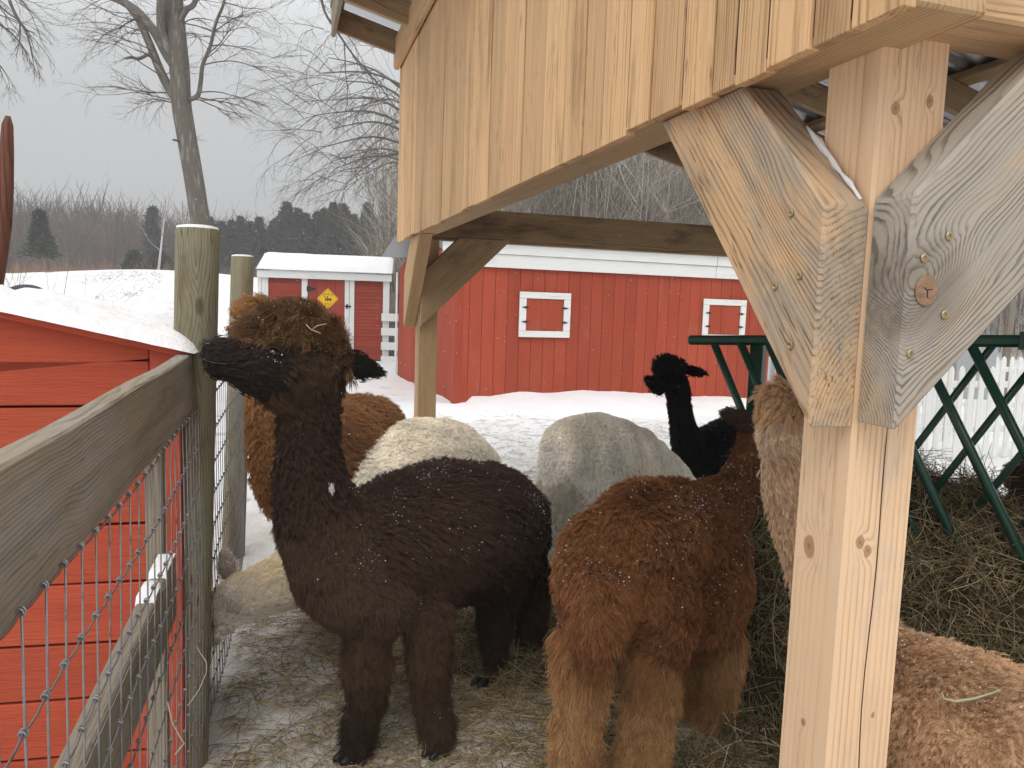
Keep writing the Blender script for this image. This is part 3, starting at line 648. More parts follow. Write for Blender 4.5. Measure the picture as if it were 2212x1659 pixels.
# ------------------------------------------------------------------ wire fence on the left: round posts, top and lower rail, woven wire
P1 = VG(437, 1655); P1 = V(437, 600, 2.47); P1.z = 0; P2 = V(524, 700, 4.47); P2.z = 0
fd = (P2 - P1); fd.z = 0; fd.normalize(); fn = Vector((fd.y, -fd.x, 0))    # fn points into the pen
fence = thing('wire_fence', P1, 'pen fence of two round posts, grey plank rails and woven wire at the left', 'fence')
def roundpost(p, r, top, lean=Vector((0, 0, 0))):
    n = 28; zs = list(np.linspace(-.1, top - .008, 22)) + [top]; vs = []; f = []
    for zi, z in enumerate(zs):
        rr = r * (1.0 - .05 * z / top) if zi < len(zs) - 1 else r * .9
        for k in range(n):
            a = 2 * math.pi * k / n; w = 1 + .02 * noise.noise(Vector((math.cos(a) * 1.5, math.sin(a) * 1.5, z * 2 + p.x))) 
            vs.append(p + lean * z + Vector((math.cos(a) * rr * w, math.sin(a) * rr * w, z)))
    for q in range(len(zs) - 1):
        for k in range(n): f.append((q * n + k, q * n + (k + 1) % n, (q + 1) * n + (k + 1) % n, (q + 1) * n + k))
    f.append(tuple(range((len(zs) - 1) * n, len(zs) * n)))
    o = mesh_obj('post', vs, f, M_round, fence, Matrix.Translation(p), smooth=False)
    o.data.polygons.foreach_set('use_smooth', [True] * (len(f) - 1) + [False])
    c = p + lean * top + UZ * top; vv = [c + UZ * .011]; ff = []
    for (rr, h) in ((.6, .010), (.88, .006), (.93, -.001)):
        for k in range(n): a = 2 * math.pi * k / n; vv.append(c + Vector((math.cos(a), math.sin(a), 0)) * r * rr * (1 + .05 * noise.noise(Vector((k * .7, rr * 9, 0)))) + UZ * h)
    for k in range(n): ff.append((0, 1 + k, 1 + (k + 1) % n))
    for q in range(2):
        for k in range(n): ff.append((1 + q * n + k, 1 + (q + 1) * n + k, 1 + (q + 1) * n + (k + 1) % n, 1 + q * n + (k + 1) % n))
    sn = mesh_obj('snow', vv, ff, M_snow, o, smooth=True); sn['kind'] = 'stuff'
    return o
def leanfor(p, px_top, zt):   # small natural lean
    return Vector((0, 0, 0))
zt1 = 1.55 + (292 - 228) * 2.47 / 770
roundpost(P1 + Vector((-.045, -.05, 0)), .067, 1.75, Vector((.030, 0, 0)))
roundpost(P2 + Vector((-.06, 0, 0)), .066, 1.77, Vector((.035, 0, 0)))
# rail line through the post centres' outer side
Q0 = P1 - fd * 2.9
def Fp(t, off, z): return P1 + fd * t + fn * off + UZ * z
def railz(t): return 1.368 + .012 * math.sin(t * 2.2)
for (zc, hh, t0, t1, lab) in ((1.368, .185, -2.9, -.02, 'grey weathered top plank'), (.862, .17, -2.9, -.50, 'lower plank with snow lying on it')):
    n = 16; vs = []; f = []
    O = -.02
    prof = [(O, 0), (O, -hh), (O - .040, -hh), (O - .040, 0)]
    prof = [(O - .004, 0), (O, -.004), (O, -hh + .004), (O - .004, -hh), (O - .036, -hh), (O - .040, -hh + .004), (O - .040, -.004), (O - .036, 0)]
    for i_ in range(n + 1):
        t = t0 + (t1 - t0) * i_ / n; dz = .006 * noise.noise(Vector((t * 2.2, zc, 0))) + .008 * math.sin(t * 1.3)
        for (a, b) in prof: vs.append(Fp(t, a + .003 * noise.noise(Vector((t * 3, zc, 5))), zc + b + dz + (.004 * noise.noise(Vector((t * 6, b * 8, 3))))))
    m_ = len(prof)
    for i_ in range(n):
        for k in range(m_): f.append((i_ * m_ + k, i_ * m_ + (k + 1) % m_, (i_ + 1) * m_ + (k + 1) % m_, (i_ + 1) * m_ + k))
    f += [tuple(range(m_)), tuple(range(n * m_, n * m_ + m_))[::-1]]
    r_ = mesh_obj('rail', vs, f, M_fence, fence, frame(Fp(t0, O - .04, zc - hh), fd, fn)); r_['label'] = lab
    if zc < 1:
        vs, f = [], []; n = 60
        for i_ in range(n + 1):
            t = -1.9 + 1.39 * i_ / n; e_ = sstep(0, .12, t + 1.9) * sstep(0, .08, -.51 - t)
            hm = noise.noise(Vector((t * 4.1, 4, 1))) > .02 + .9 * float(sstep(-.75, -1.2, t)); h = .013 * (.5 + .9 * noise.noise(Vector((t * 9, 0, 1)))) * e_
            for (a, b) in ((O + .001, 0), (O - .008, 1), (O - .022, 1.15), (O - .035, .9), (O - .041, 0)): vs.append(Fp(t, a, zc + (.004 + abs(float(h)) * b if hm else -.02)))
        for i_ in range(n):
            for k in range(4): f.append((i_ * 5 + k, i_ * 5 + k + 1, (i_ + 1) * 5 + k + 1, (i_ + 1) * 5 + k))
        mesh_obj('snow', vs, f, M_snow, r_, smooth=True)['kind'] = 'stuff'
for t in (-.42,):
    solid('post', [Fp(t, -.062, -.1), Fp(t + .07, -.062, -.1), Fp(t + .07, -.062, 1.20), Fp(t, -.062, 1.20)], fn * -.045, UZ, M_fence, fence, .004)
solid('brace', [Fp(-.10, -.10, .0), Fp(-.03, -.10, 0), Fp(-.03, -.10, 1.0), Fp(-.10, -.10, 1.0)], fn * -.05, UZ, M_fence, fence, .004)
# woven wire: line wires with sag between stays, hinge knots where they cross
rows = [1.195, 1.065, .94, .82, .70, .59, .48, .37, .27, .17, .08]
T0, T1 = -2.75, 2.0; ts = np.arange(T0, T1, .0765)
def woff(t, z): return -.010 + .004 * math.sin(t * 3 + z * 4) + (.05 if t > .05 else 0) * math.sin((t - .05) * 1.5) * (1.2 - z) * .5 + .012
def wz(t, z): return z + .006 * math.sin(t * 5.1 + z * 9) + .010 * math.sin(t * 1.7 + z * 3)
for ri, z in enumerate(rows):
    tt = np.arange(T0, T1, .0255)
    pts = [Fp(t, woff(t, z), wz(t, z) + (.003 if k % 3 == 0 else -.001)) for k, t in enumerate(tt)]
    tube('line_wire', pts, .0021 if ri == 0 else .0016, M_rust if ri == 0 else M_wire, fence, 5)
for t in ts:
    j = random.uniform(-.004, .004)
    pts = [Fp(t + j * math.sin(z * 9) + .003 * math.sin(z * 31 + t), woff(t, z) + .002, wz(t, z)) for z in rows] 
    tube('stay_wire', pts, .00155, M_wire, fence, 5)
g = Geo(); kprof = 8
for z in rows:
    for t in ts:
        c = Fp(t, woff(t, z), wz(t, z) + .003)
        if c.y < .35: continue
        near = c.y < 2.2
        loop = []
        for k in range(15 if near else 8):
            a = k / (14 if near else 7) * math.pi * 3.3
            loop.append(c + fd * (-.0055 + .011 * k / (14 if near else 7)) + fn * .0042 * math.cos(a) + UZ * .0042 * math.sin(a))
        v, f = tube_geo(loop, .0015, 5 if near else 4); g.add(v, f)
o = g.obj('wire_knots', M_wire, fence, True); o['kind'] = 'stuff'
# stray straws caught in the wire
def straw(pts, r, lab, mat=M_straw): return tag(tube('straw_stem', pts, r, mat, None, 5), lab, 'straw')
straw([V(425, 1395, 1.9), V(432, 1410, 1.88), V(446, 1430, 1.86), V(446, 1452, 1.86), V(430, 1490, 1.84), V(405, 1525, 1.82)], .0012, 'long pale bent straw caught in the wire beside the round post')
straw([V(362, 1755 * .864, 1.6), V(372, 1560, 1.62), V(388, 1590, 1.63), V(398, 1606, 1.64), V(378, 1630, 1.63)], .0014, 'yellow straw tangled low in the woven wire')

# ------------------------------------------------------------------ red plank shelter outside the fence with snow on its roof
K0 = PX(152, 560, 2.32); K0.z = 0
kA = Vector((math.sin(R(77)), math.cos(R(77)), 0)); kN = Vector((-kA.y, kA.x, 0))
def Kp(u, v, z): return K0 + kA * u + kN * v + UZ * z
rs = thing('red_shelter', K0, 'low red plank shelter with thick snow on its sloping roof outside the wire fence', 'shelter')
ztr = 1.400; ztl = 1.647; WL = 1.5; bz = -.05
def top(u): return ztr + .215 * (.46 - abs(u + .46))
hz = [-.1, .10, .287, .464, .656, .84, 1.027, 1.205, 1.345, 2]
for k in range(len(hz) - 1):
    z0, z1 = hz[k] + .004, hz[k + 1] - .004
    def zz(u, z): return z + .010 * -u * (.2 if k < 4 else -1.0)
    if k < len(hz) - 2: poly = [Kp(-WL, 0, zz(-WL, z0)), Kp(0, 0, z0), Kp(0, 0, z1), Kp(-WL, 0, zz(-WL, z1))]
    else: poly = [Kp(-WL, 0, top(-WL) - .1), Kp(0, 0, z0), Kp(0, 0, top(0)), Kp(-.46, 0, top(-.46)), Kp(-WL, 0, top(-WL))]
    solid('plank', poly, kN * .025, kA, M_red3, rs, .003)
mesh_obj('wall_backing', [Kp(-WL, .03, 0), Kp(0.04, .03, 0), Kp(.04, .03, top(0) - .01), Kp(-WL, .03, top(-WL) - .12), Kp(.045, .62, 0), Kp(.045, .62, top(0))], [(0, 1, 2, 3), (1, 4, 5, 2)], M_dkred, rs)
solid('corner_board', [Kp(.006, -.02, -.05), Kp(.09, -.02, -.05), Kp(.09, -.02, top(0) - .02), Kp(.006, -.02, top(0) - .02)], kN * .04, UZ, M_red3, rs)
ext = .12
solid('roof_board', [Kp(-WL, -.035, top(-WL) - .02), Kp(-.46, -.035, top(-.46) - .02), Kp(ext, -.035, top(ext) - .02), Kp(ext, -.035, top(ext)), Kp(-.46, -.035, top(-.46)), Kp(-WL, -.035, top(-WL))], kN * .68, kA, M_red3, rs)
vs, f = [], []; nu, nv = 90, 20
for j in range(nv + 1):
    for i_ in range(nu + 1):
        u_ = ext + .02 - (WL + ext + .02) * i_ / nu; v = -.05 + .70 * j / nv
        e1 = min(1, j / 2.2) ; e2 = min(1, i_ / 4.0); e3 = min(1, (nv - j) / 2.5)
        th = (.046 + .014 * noise.noise(Vector((u_ * 2, v * 2, 0))) + .012 * noise.noise(Vector((u_ * 9, v * 9, 2)))) * math.sqrt(e1) * math.sqrt(e2) * math.sqrt(e3)
        bmpy = .014 * noise.noise(Vector((u_ * 16, v * 16, 4))) * (1 if -.9 < u_ < -.1 else .3) * (v < .35)
        p = Kp(u_, v - .02 * (1 - e1) + .012 * noise.noise(Vector((u_ * 14, 0, 7))) * (j < 2), 0); vs.append(Vector((p.x, p.y, top(u_) + .002 + th + bmpy * e1)))
for j in range(nv):
    for i_ in range(nu): a = j * (nu + 1) + i_; f.append((a, a + nu + 1, a + nu + 2, a + 1))
mesh_obj('snow', vs, f, M_snow, rs, smooth=True)['kind'] = 'stuff'

# black humped object and carved pole beyond, dark rail end
bpos = PX(27, 300, 5.2); 
vs, f = [], []
for j in range(10):
    for i_ in range(28):
        a = 2 * math.pi * i_ / 28; th = j / 9 * math.pi / 2
        vs.append(bpos + Vector((.150 * math.cos(a) * math.cos(th), .18 * math.sin(a) * math.cos(th), -.02 + .125 * math.sin(th))))
for j in range(9):
    for i_ in range(28): f.append((j * 28 + i_, j * 28 + (i_ + 1) % 28, (j + 1) * 28 + (i_ + 1) % 28, (j + 1) * 28 + i_))
for i_ in range(28): vs.append(vs[i_] + UZ * (gz(bpos.x, bpos.y) - bpos.z))
n0 = len(vs) - 28
for i_ in range(28): f.append((i_, n0 + i_, n0 + (i_ + 1) % 28, (i_ + 1) % 28))
tag(mesh_obj('covered_barrel', vs, f, M_black, smooth=True), 'rounded black top of a covered barrel behind the snowy roof', 'barrel')
pts = [PX(-14, 700, 3.4)]; pts = [PX(-50, 600, 3.4), PX(-30, 420, 3.4), PX(-12, 310, 3.4), PX(-3, 262, 3.4), PX(3, 225, 3.4), PX(5.5, 190, 3.4), PX(6.5, 150, 3.4), PX(7.5, 125, 3.4), PX(8, 116, 3.4)]
pts[0].z = -.05
v, f = tube_geo(pts, [.05, .046, .042, .038, .034, .031, .028, .022, .010], 14)
tag(mesh_obj('carved_pole', v, f, M_tusk, M=frame(pts[0], UZ, (0, 1, 0)), smooth=True), 'tall curved reddish brown carved wooden pole at the far left edge', 'pole')

# ------------------------------------------------------------------ white picket fences, grey panel
def picket_fence(p0, p1, n, h, label, grp='picket fences beyond the feeder'):
    p0 = Vector(p0); p1 = Vector(p1); d = (p1 - p0); Ln = d.length; d.normalize(); nn_ = Vector((d.y, -d.x, 0))
    t = thing('picket_fence', p0, label, 'fence', grp)
    for z in (.28, .78): solid('rail', [p0 + UZ * z, p1 + UZ * z, p1 + UZ * (z + .07), p0 + UZ * (z + .07)], nn_ * .03, d, M_white, t)
    proto = None
    for k in range(n):
        c = p0 + d * (Ln * (k + .5) / n) + nn_ * .031; w = .036
        if proto is None:
            poly = [c - d * w, c + d * w, c + d * w + UZ * (h - .07), c + d * w * .75 + UZ * (h - .03), c + UZ * h, c - d * w * .75 + UZ * (h - .03), c - d * w + UZ * (h - .07)]
            proto = solid('picket', poly, nn_ * .018, UZ, M_white, t, .003); pc = c
        else:
            o = bpy.data.objects.new('picket', proto.data); COL.objects.link(o); o.parent = t
            M = Matrix.Translation(c - pc) @ WM[proto.name] @ Matrix.Rotation(random.uniform(-.01, .01), 4, 'Y'); o.matrix_basis = WM[t.name].inverted() @ M; WM[o.name] = M
    return t
pa = PX(905, 459, 8.3); pa.z = .02; pb = PX(1070, 470, 8.9); pb.z = .02
picket_fence(pa, pb, 17, 1.02, 'nearer white picket fence beyond the hay feeder')
pa = PX(900, 430, 10.6); pa.z = .05; pb = PX(1080, 430, 11.0); pb.z = .05
picket_fence(pa, pb, 22, 1.0, 'second white picket fence standing behind the nearer one')
gp = PX(951, 420, 9.6); gp.z = 0; gd = Vector((1, .05, 0)).normalized()
q_ = thing('grey_panel', gp, 'light grey metal panel board on a post behind the picket fence', 'panel')
solid('board', [gp + UZ * .55, gp + gd * .52 + UZ * .55, gp + gd * .52 + UZ * 1.24, gp + UZ * 1.24], Vector((0, .04, 0)), UZ, M_grey, q_, .01)
solid('post', [gp - gd * .06, gp, gp + UZ * 1.3, gp - gd * .06 + UZ * 1.3], Vector((0, .06, 0)), UZ, M_fence, q_)
pw = PX(767, 420, 7.6); pw.z = 0
tag(solid('white_post', [pw, pw + Vector((.06, 0, 0)), pw + Vector((.06, 0, 1.12)), pw + Vector((0, 0, 1.12))], Vector((0, .09, 0)), UZ, M_white, None, .012), 'white fence post showing between the feeder bars left of the near post', 'post')
tp = PX(1008, 330, 13.0); tp.z = gz(tp.x, tp.y)
tag(solid('wooden_post', [tp, tp + Vector((.1, 0, 0)), tp + Vector((.1, 0, 1.9)), tp + Vector((0, 0, 1.9))], Vector((0, .1, 0)), UZ, M_fence, None, .01), 'slim wooden post by the woods at the right edge above the feeder rail', 'post')

# ------------------------------------------------------------------ green hay feeder
FL = PX(689, 340, 3.45); FR = PX(1000, 341, 2.62); fu = (FR - FL); fl_ = fu.length; fu.normalize(); fh = Vector((fu.x, fu.y, 0)).normalized(); fno = Vector((fh.y, -fh.x, 0))
feeder = thing('hay_feeder', (FL.x, FL.y, 0), 'dark green metal hay feeder with slanted lattice bars full of hay', 'feeder')
def Fd(u, v, z): return Vector((FL.x, FL.y, 0)) + fh * u + fno * v + UZ * z
def railh(u): return FL.z + (FR.z - FL.z) * u / fl_
LF = 2.5
bar('top_rail', Fd(0, 0, railh(0)), Fd(LF, 0, railh(LF)), .05, .042, UZ, M_green, feeder, .012)
bar('top_rail', Fd(0, -.075, railh(0) + .004), Fd(LF, -.075, railh(LF) + .004), .04, .03, UZ, M_green, feeder, .01)
def lat(u, du, dz, v, r): 
    return tube('bar', [Fd(u, v, railh(u) - .01), Fd(u + du, v + .02, railh(u) - dz)], r, M_green, feeder, 10)
for u in list(np.arange(.13, .85, .125)) + list(np.arange(.95, 2.3, .165)): lat(u, .50, .92, .012, .0165)
for u in np.arange(1.0, 2.5, .165): lat(u, -.50, .92, -.085, .013)
for u in (.30, 1.42, 2.42):
    solid('leg', [Fd(u - .03, -.04, 0), Fd(u + .03, -.04, 0), Fd(u + .03, -.04, railh(u)), Fd(u - .03, -.04, railh(u))], fno * -.05, UZ, M_green, feeder, .006)
bar('bottom_rail', Fd(0, .0, .35), Fd(LF, 0, .35), .05, .05, UZ, M_green, feeder, .01)
bar('base_skid', Fd(-.05, .25, .03), Fd(LF, .25, .03), .06, .06, UZ, M_green, feeder, .01)
u_ = 1.30; cpl = Fd(u_, .03, railh(u_)); 
solid('plate', [cpl - fh * .04 - UZ * .03, cpl + fh * .04 - UZ * .03, cpl + fh * .04 + UZ * .03, cpl - fh * .04 + UZ * .03], fno * .008, fh, M_green, feeder)
screw(cpl + fno * .009, fno, feeder, .012)
# hay heaped in and in front of it
def hayH(u, v):          # v towards the camera is positive
    u = np.asarray(u, float); v = np.asarray(v, float)
    H = 1.00 - .20 * sstep(.9, 1.6, u) + .03 * np.sin(u * 7)
    H = H * sstep(-.35, .55, u) 
    Xw = FL.x + u * fh.x + v * fno.x; Yw = FL.y + u * fh.y + v * fno.y
    H = H * (1 - sstep(1.02, .8, Xw) * sstep(3.15, 2.95, Yw))
    body = H * np.clip(1 - np.abs(v + .14) / .55, 0, 1) ** .62
    foot = .10 * (1 - sstep(1.02, .8, Xw) * sstep(3.15, 2.95, Yw)) * np.exp(-((u - .2) / .9) ** 2) * np.exp(-((v - .25) / .55) ** 2)
    return np.maximum(body, foot) + .035 * np.sin(11 * u + 5 * v) * np.sin(9 * v - 4 * u) + .02 * np.sin(27 * u + 2) * np.sin(31 * v)
nu, nv = 110, 70; uu = np.linspace(-1.0, 2.6, nu); vv = np.linspace(-.85, 1.1, nv); UU, VV = np.meshgrid(uu, vv); HH = hayH(UU, VV)
fhn = np.array(fh); fnn = np.array(fno); fb = np.array((FL.x, FL.y, 0.))
PTS = fb + UU[..., None] * fhn + VV[..., None] * fnn; PTS[..., 2] = HH - .035
i = np.arange(nv - 1)[:, None] * nu + np.arange(nu - 1)[None]; fs = np.stack([i, i + 1, i + 1 + nu, i + nu], -1).reshape(-1, 4)
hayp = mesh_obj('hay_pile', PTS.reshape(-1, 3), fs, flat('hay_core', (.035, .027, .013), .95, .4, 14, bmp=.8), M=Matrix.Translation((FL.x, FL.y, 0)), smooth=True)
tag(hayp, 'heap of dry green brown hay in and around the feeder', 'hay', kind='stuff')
def stems(n, posf, lmin, lmax, rad, cols, k=5, lift=.25, name='hay_stems', parent=None, up=None, wob=.25):
    P0, NRM = posf(n)
    d = rng.normal(size=(n, 3)); d -= (d * NRM).sum(1)[:, None] * NRM * (1 - lift); d /= np.linalg.norm(d, axis=1)[:, None]
    Ls = rng.uniform(lmin, lmax, n)[:, None]; d2 = d + rng.normal(size=(n, 3)) * wob * 2; d2 -= (d2 * NRM).sum(1)[:, None] * NRM * (1 - lift * .6)
    s = np.linspace(-.5, .5, k)
    P = P0[:, None] + d[:, None] * (Ls[:, None] * s[None, :, None]) + (d2[:, None] * Ls[:, None]) * (s ** 2)[None, :, None] * .8 - NRM[:, None] * (Ls[:, None] * (s ** 2)[None, :, None]) * .3
    cols = np.array(cols); t = cols[rng.integers(0, len(cols), n)] * rng.uniform(.45, 1.2, (n, 1))
    rr = rad * rng.uniform(.6, 1.4, (n, 1)) * np.linspace(1, .55, k)[None]
    return strands(name, P, rr, t, M_hay, parent)
HAYC = [(.30, .225, .12), (.22, .16, .08), (.14, .10, .055), (.38, .29, .165), (.10, .072, .04), (.25, .20, .10), (.50, .41, .26), (.19, .17, .08)]
def pile_pos(n):
    u = rng.uniform(-.95, 2.55, n); v = rng.uniform(-.8, 1.05, n); h = hayH(u, v); e_ = .01
    hu = (hayH(u + e_, v) - hayH(u - e_, v)) / (2 * e_); hv = (hayH(u, v + e_) - hayH(u, v - e_)) / (2 * e_)
    nn_ = np.zeros((n, 3)); nn_[:] = -hu[:, None] * fhn - hv[:, None] * fnn; nn_[:, 2] = 1; nn_ /= np.linalg.norm(nn_, axis=1)[:, None]
    P = fb + u[:, None] * fhn + v[:, None] * fnn; P[:, 2] = h
    keep = h > .015; P = P[keep]; nn_ = nn_[keep]
    ix = rng.integers(0, len(P), n); P = P[ix]; nn_ = nn_[ix]
    P = P + nn_ * rng.uniform(-.03, .02, (n, 1)) + rng.normal(size=(n, 3)) * .008; return P, nn_
stems(46000, pile_pos, .05, .26, .00125, HAYC, parent=hayp, lift=.35)['kind'] = 'stuff'
# hay scattered on the trampled snow of the pen
def ground_pos(n):
    m_ = n * 5; x = rng.uniform(-1.3, 2.6, m_); y = 1.6 + 9.0 * rng.uniform(0, 1, m_) ** 1.7
    den = np.array([.5 + .9 * noise.noise(Vector((a * 1.3, b * 1.3, 3))) + .5 * noise.noise(Vector((a * 4, b * 4, 8))) for a, b in zip(x, y)])
    hot = np.exp(-(((x + .15) / .55) ** 2 + ((y - 3.3) / .7) ** 2)) + .9 * np.exp(-(((x - .5) / .6) ** 2 + ((y - 3.0) / .9) ** 2))
    fall = .12 + .88 * (1 - sstep(4.6, 8.0, y))
    pr = np.clip((den * .55 + hot) * fall + .04, 0, 1)
    left = P1.x + (y - P1.y) * fd.x / fd.y
    keep = (rng.uniform(0, 1, m_) < pr) & (x > left + .05); x = x[keep]; y = y[keep]; ix = rng.integers(0, len(x), n); x = x[ix] + rng.normal(size=n) * .02; y = y[ix] + rng.normal(size=n) * .02
    P = np.stack([x, y, hterr(x, y) + rng.uniform(.002, .02, n)], 1); nn_ = np.zeros((n, 3)); nn_[:, 2] = 1; return P, nn_
GC = [(.42, .32, .165), (.28, .205, .11), (.54, .42, .24), (.20, .15, .085), (.34, .27, .13), (.60, .49, .32)]
o = stems(60000, ground_pos, .03, .17, .0011, GC, lift=.10, name='hay_litter', wob=.35)
tag(o, 'loose hay stems scattered over the trampled snow of the pen', 'hay', kind='stuff')

def field_pos(n):
    y = rng.uniform(17, 34, n); x = (rng.uniform(-30, 190, n) - 512) / 770 * y; m_ = np.array([noise.noise(Vector((a * .5, b * .35, 2))) for a, b in zip(x, y)]) > .12
    x, y = x[m_], y[m_]; ix = rng.integers(0, len(x), n); x = x[ix] + rng.normal(size=n) * .15; y = y[ix] + rng.normal(size=n) * .15
    N_ = rng.normal(size=(n, 3)) * .6; N_[:, 2] = .7; N_ /= np.linalg.norm(N_, axis=1)[:, None]; return np.stack([x, y, hterr(x, y) + .02], 1), N_
tag(stems(1500, field_pos, .05, .22, .005, [(.30, .24, .17), (.22, .18, .13)], name='field_stubble', lift=1.0), 'sparse dry stubble poking through the snowy field at the left', 'stubble', kind='stuff')
# ------------------------------------------------------------------ trees
def polyV(lst, Y, dY=0): return [V(a, b, Y + dY * i / max(1, len(lst) - 1)) for i, (a, b) in enumerate(lst)]
def dens(pts, n):   # smooth resample
    pts = [Vector(p) for p in pts]; out = []
    m_ = len(pts) - 1
    for k in range(n):
        t = k / (n - 1) * m_; i_ = min(int(t), m_ - 1); f_ = t - i_
        p0 = pts[max(i_ - 1, 0)]; p1 = pts[i_]; p2 = pts[i_ + 1]; p3 = pts[min(i_ + 2, m_)]
        out.append(.5 * ((2 * p1) + (p2 - p0) * f_ + (2 * p0 - 5 * p1 + 4 * p2 - p3) * f_ * f_ + (3 * p1 - p0 - 3 * p2 + p3) * f_ ** 3))
    return out
class Twigs:
    K = 7
    def __init__(s): s.P = []; s.r = []
    def add(s, p, d, length, r, level, droop=.25, spread=.8, kids=6, wig=.16):
        K = s.K; pts = [Vector(p)]; d = Vector(d).normalized()
        ln = length / (K - 1)
        for k in range(K - 1):
            d = (d + Vector((random.gauss(0, wig), random.gauss(0, wig), random.gauss(0, wig) + (-droop * .12 if level > 0 else 0)))).normalized()
            pts.append(pts[-1] + d * ln)
        s.P.append([tuple(q) for q in pts]); s.r.append([r * (1 - .75 * k / (K - 1)) for k in range(K)])
        if level <= 0: return
        for c in range(kids):
            t = random.uniform(.12, 1.0) if c else 1.0
            f_ = t * (K - 1); i_ = min(int(f_), K - 2); q = pts[i_].lerp(pts[i_ + 1], f_ - i_); dd = (pts[i_ + 1] - pts[i_]).normalized()
            side = Vector((random.gauss(0, 1), random.gauss(0, 1), random.gauss(0, .8))); side -= dd * side.dot(dd); side.normalize()
            s.add(q, dd + side * spread * random.uniform(.5, 1.2), length * random.uniform(.35, .62) * (1.15 - .45 * t), r * (1 - .7 * t) * .62 + .0004, level - 1, droop, spread, kids, wig)
    def build(s, name, tint, parent, mat=None):
        n = len(s.P); P = np.array(s.P); t = np.array(tint) * rng.uniform(.75, 1.3, (n, 1))
        o = strands(name, P, np.array(s.r), t, mat or M_twig, parent); o['kind'] = 'stuff'; return o
def limb(name, pts, r0, r1, n, par, mat=M_bark, sides=10):
    pts = dens(pts, n); return tube(name, pts, [r0 + (r1 - r0) * k / (n - 1) for k in range(n)], mat, par, sides), pts
TY = 14.0
base = V(438, 560, TY); tb = Vector((base.x, base.y, gz(base.x, base.y) - .1))
tree = thing('bare_tree', tb, 'tall bare leaning tree with forked trunk rising behind the round post', 'tree')
_, tp_ = limb('trunk', [tb, V(443, 560, TY), V(433, 480, TY), V(421, 400, TY), V(404, 300, TY), V(392, 225, TY), V(388, 150, TY), V(379, 60, TY), V(372, -20, TY), V(366, -120, TY)], .165, .165, 34, tree, sides=16)
tree_tr = [o for o in tree.children if o.name.startswith('trunk')][0]
Yt = TY - .05
limbs = [([(395, 232), (368, 195), (345, 150), (322, 92), (300, 45), (262, -5), (215, -60)], .095, .045),
         ([(384, 150), (362, 118), (335, 70), (300, 28), (262, 2), (225, -12), (180, -30)], .105, .05),
         ([(384, 140), (352, 76), (347, 30), (348, -30), (340, -90)], .08, .06),
         ([(386, 50), (402, 22), (418, 10), (428, -20), (432, -60)], .055, .035),
         ([(410, 215), (428, 205), (434, 172), (438, 140), (455, 98), (466, 50), (484, 5), (490, -50)], .045, .02),
         ([(322, 116), (300, 127), (285, 124), (272, 126)], .030, .022), ([(388, 304), (380, 303), (374, 302)], .022, .018)]
tw = Twigs()
for li, (pl_, r0, r1) in enumerate(limbs):
    _, pts = limb('limb', polyV(pl_, Yt, random.uniform(-.5, .5)), r0, r1, 22, tree, sides=8)
    if li < 5:
        for k in range(6 if li in (0, 1) else 5):
            q = random.randint(6, 21); p = pts[q]
            sd = Vector((random.choice((-1, 1, -1 if li in (0, 1) else 1)) * random.uniform(.5, 1), random.uniform(-.7, .7), random.uniform(-.25, .6)))
            tw.add(p, sd, random.uniform(.7, 1.5), .009, 2, .5, .75, 5)
mains = [((366, 200), (190, 135)), ((368, 215), (215, 190)), ((372, 222), (250, 215)), ((385, 225), (300, 240)), ((350, 165), (190, 90)), ((330, 110), (150, 60)), ((345, 140), (240, 100)),
         ((430, 200), (560, 175)), ((425, 210), (600, 240)), ((420, 215), (590, 262)), ((430, 215), (520, 270)), ((440, 140), (600, 120)), ((452, 100), (590, 95)), ((445, 120), (560, 60)), ((460, 70), (560, 20)), ((394, 70), (480, 80)), ((396, 50), (470, 30)), ((395, 50), (560, 140)), ((300, 40), (150, 20)), ((300, 40), (210, 75)), ((270, 10), (120, -20)), ((410, 300), (430, 330))]
for (a, b) in mains:
    p = V(*a, Yt); q = V(*b, Yt + random.uniform(-1, 1)); tw.add(p, (q - p) + Vector((0, random.uniform(-.3, .3), .25)), (q - p).length * 1.0, .011, 2, .25, .70, 7, .15)
tw.build('twigs', (.115, .095, .078), tree)
# leaning in from the right: crown of the tree behind the shelter
Y2 = 17.5; tb = V(895, 700, Y2); tb.z = 0
tree2 = thing('bare_tree', tb, 'bare spreading tree behind the shelter whose drooping twigs reach left', 'tree')
limb('trunk', [tb, V(896, 560, Y2), V(915, 300, Y2), V(940, 100, Y2), V(960, -150, Y2)], .17, .12, 20, tree2, sides=12)
tw = Twigs()
mains = [((920, 170), (660, 60)), ((925, 120), (650, -30)), ((912, 230), (650, 120)), ((905, 265), (655, 230)), ((903, 300), (660, 300)), ((903, 325), (650, 340)), ((903, 360), (665, 395)), ((905, 340), (720, 420)), ((910, 250), (690, 180)), ((915, 210), (620, 170)), ((930, 60), (700, -60)), ((905, 290), (640, 260)), ((902, 380), (760, 400)), ((908, 250), (740, 250)), ((905, 350), (690, 370))]
for (a, b) in mains:
    p = V(*a, Y2); q = V(*b, Y2 + random.uniform(-2.5, 2)); 
    lp = dens([p, p.lerp(q, .35) + UZ * .35, p.lerp(q, .7) + UZ * .25, q], 12)
    tube('limb', lp[:9], [.034 - .003 * k for k in range(9)], M_bark, tree2, 6)
    for k in range(8):
        c = lp[min(11, 2 + k * 10 // 8)]; tw.add(c, (q - p).normalized() + Vector((0, random.gauss(0, .5), random.gauss(0, .55))), random.uniform(.8, 1.8), .008, 2, .8, .7, 5, .13)
tw.add(V(690, -30, Y2), V(735, 130, Y2) - V(690, -30, Y2), 3.2, .03, 2, 1, .6, 6)
tw.build('twigs', (.115, .10, .088), tree2)
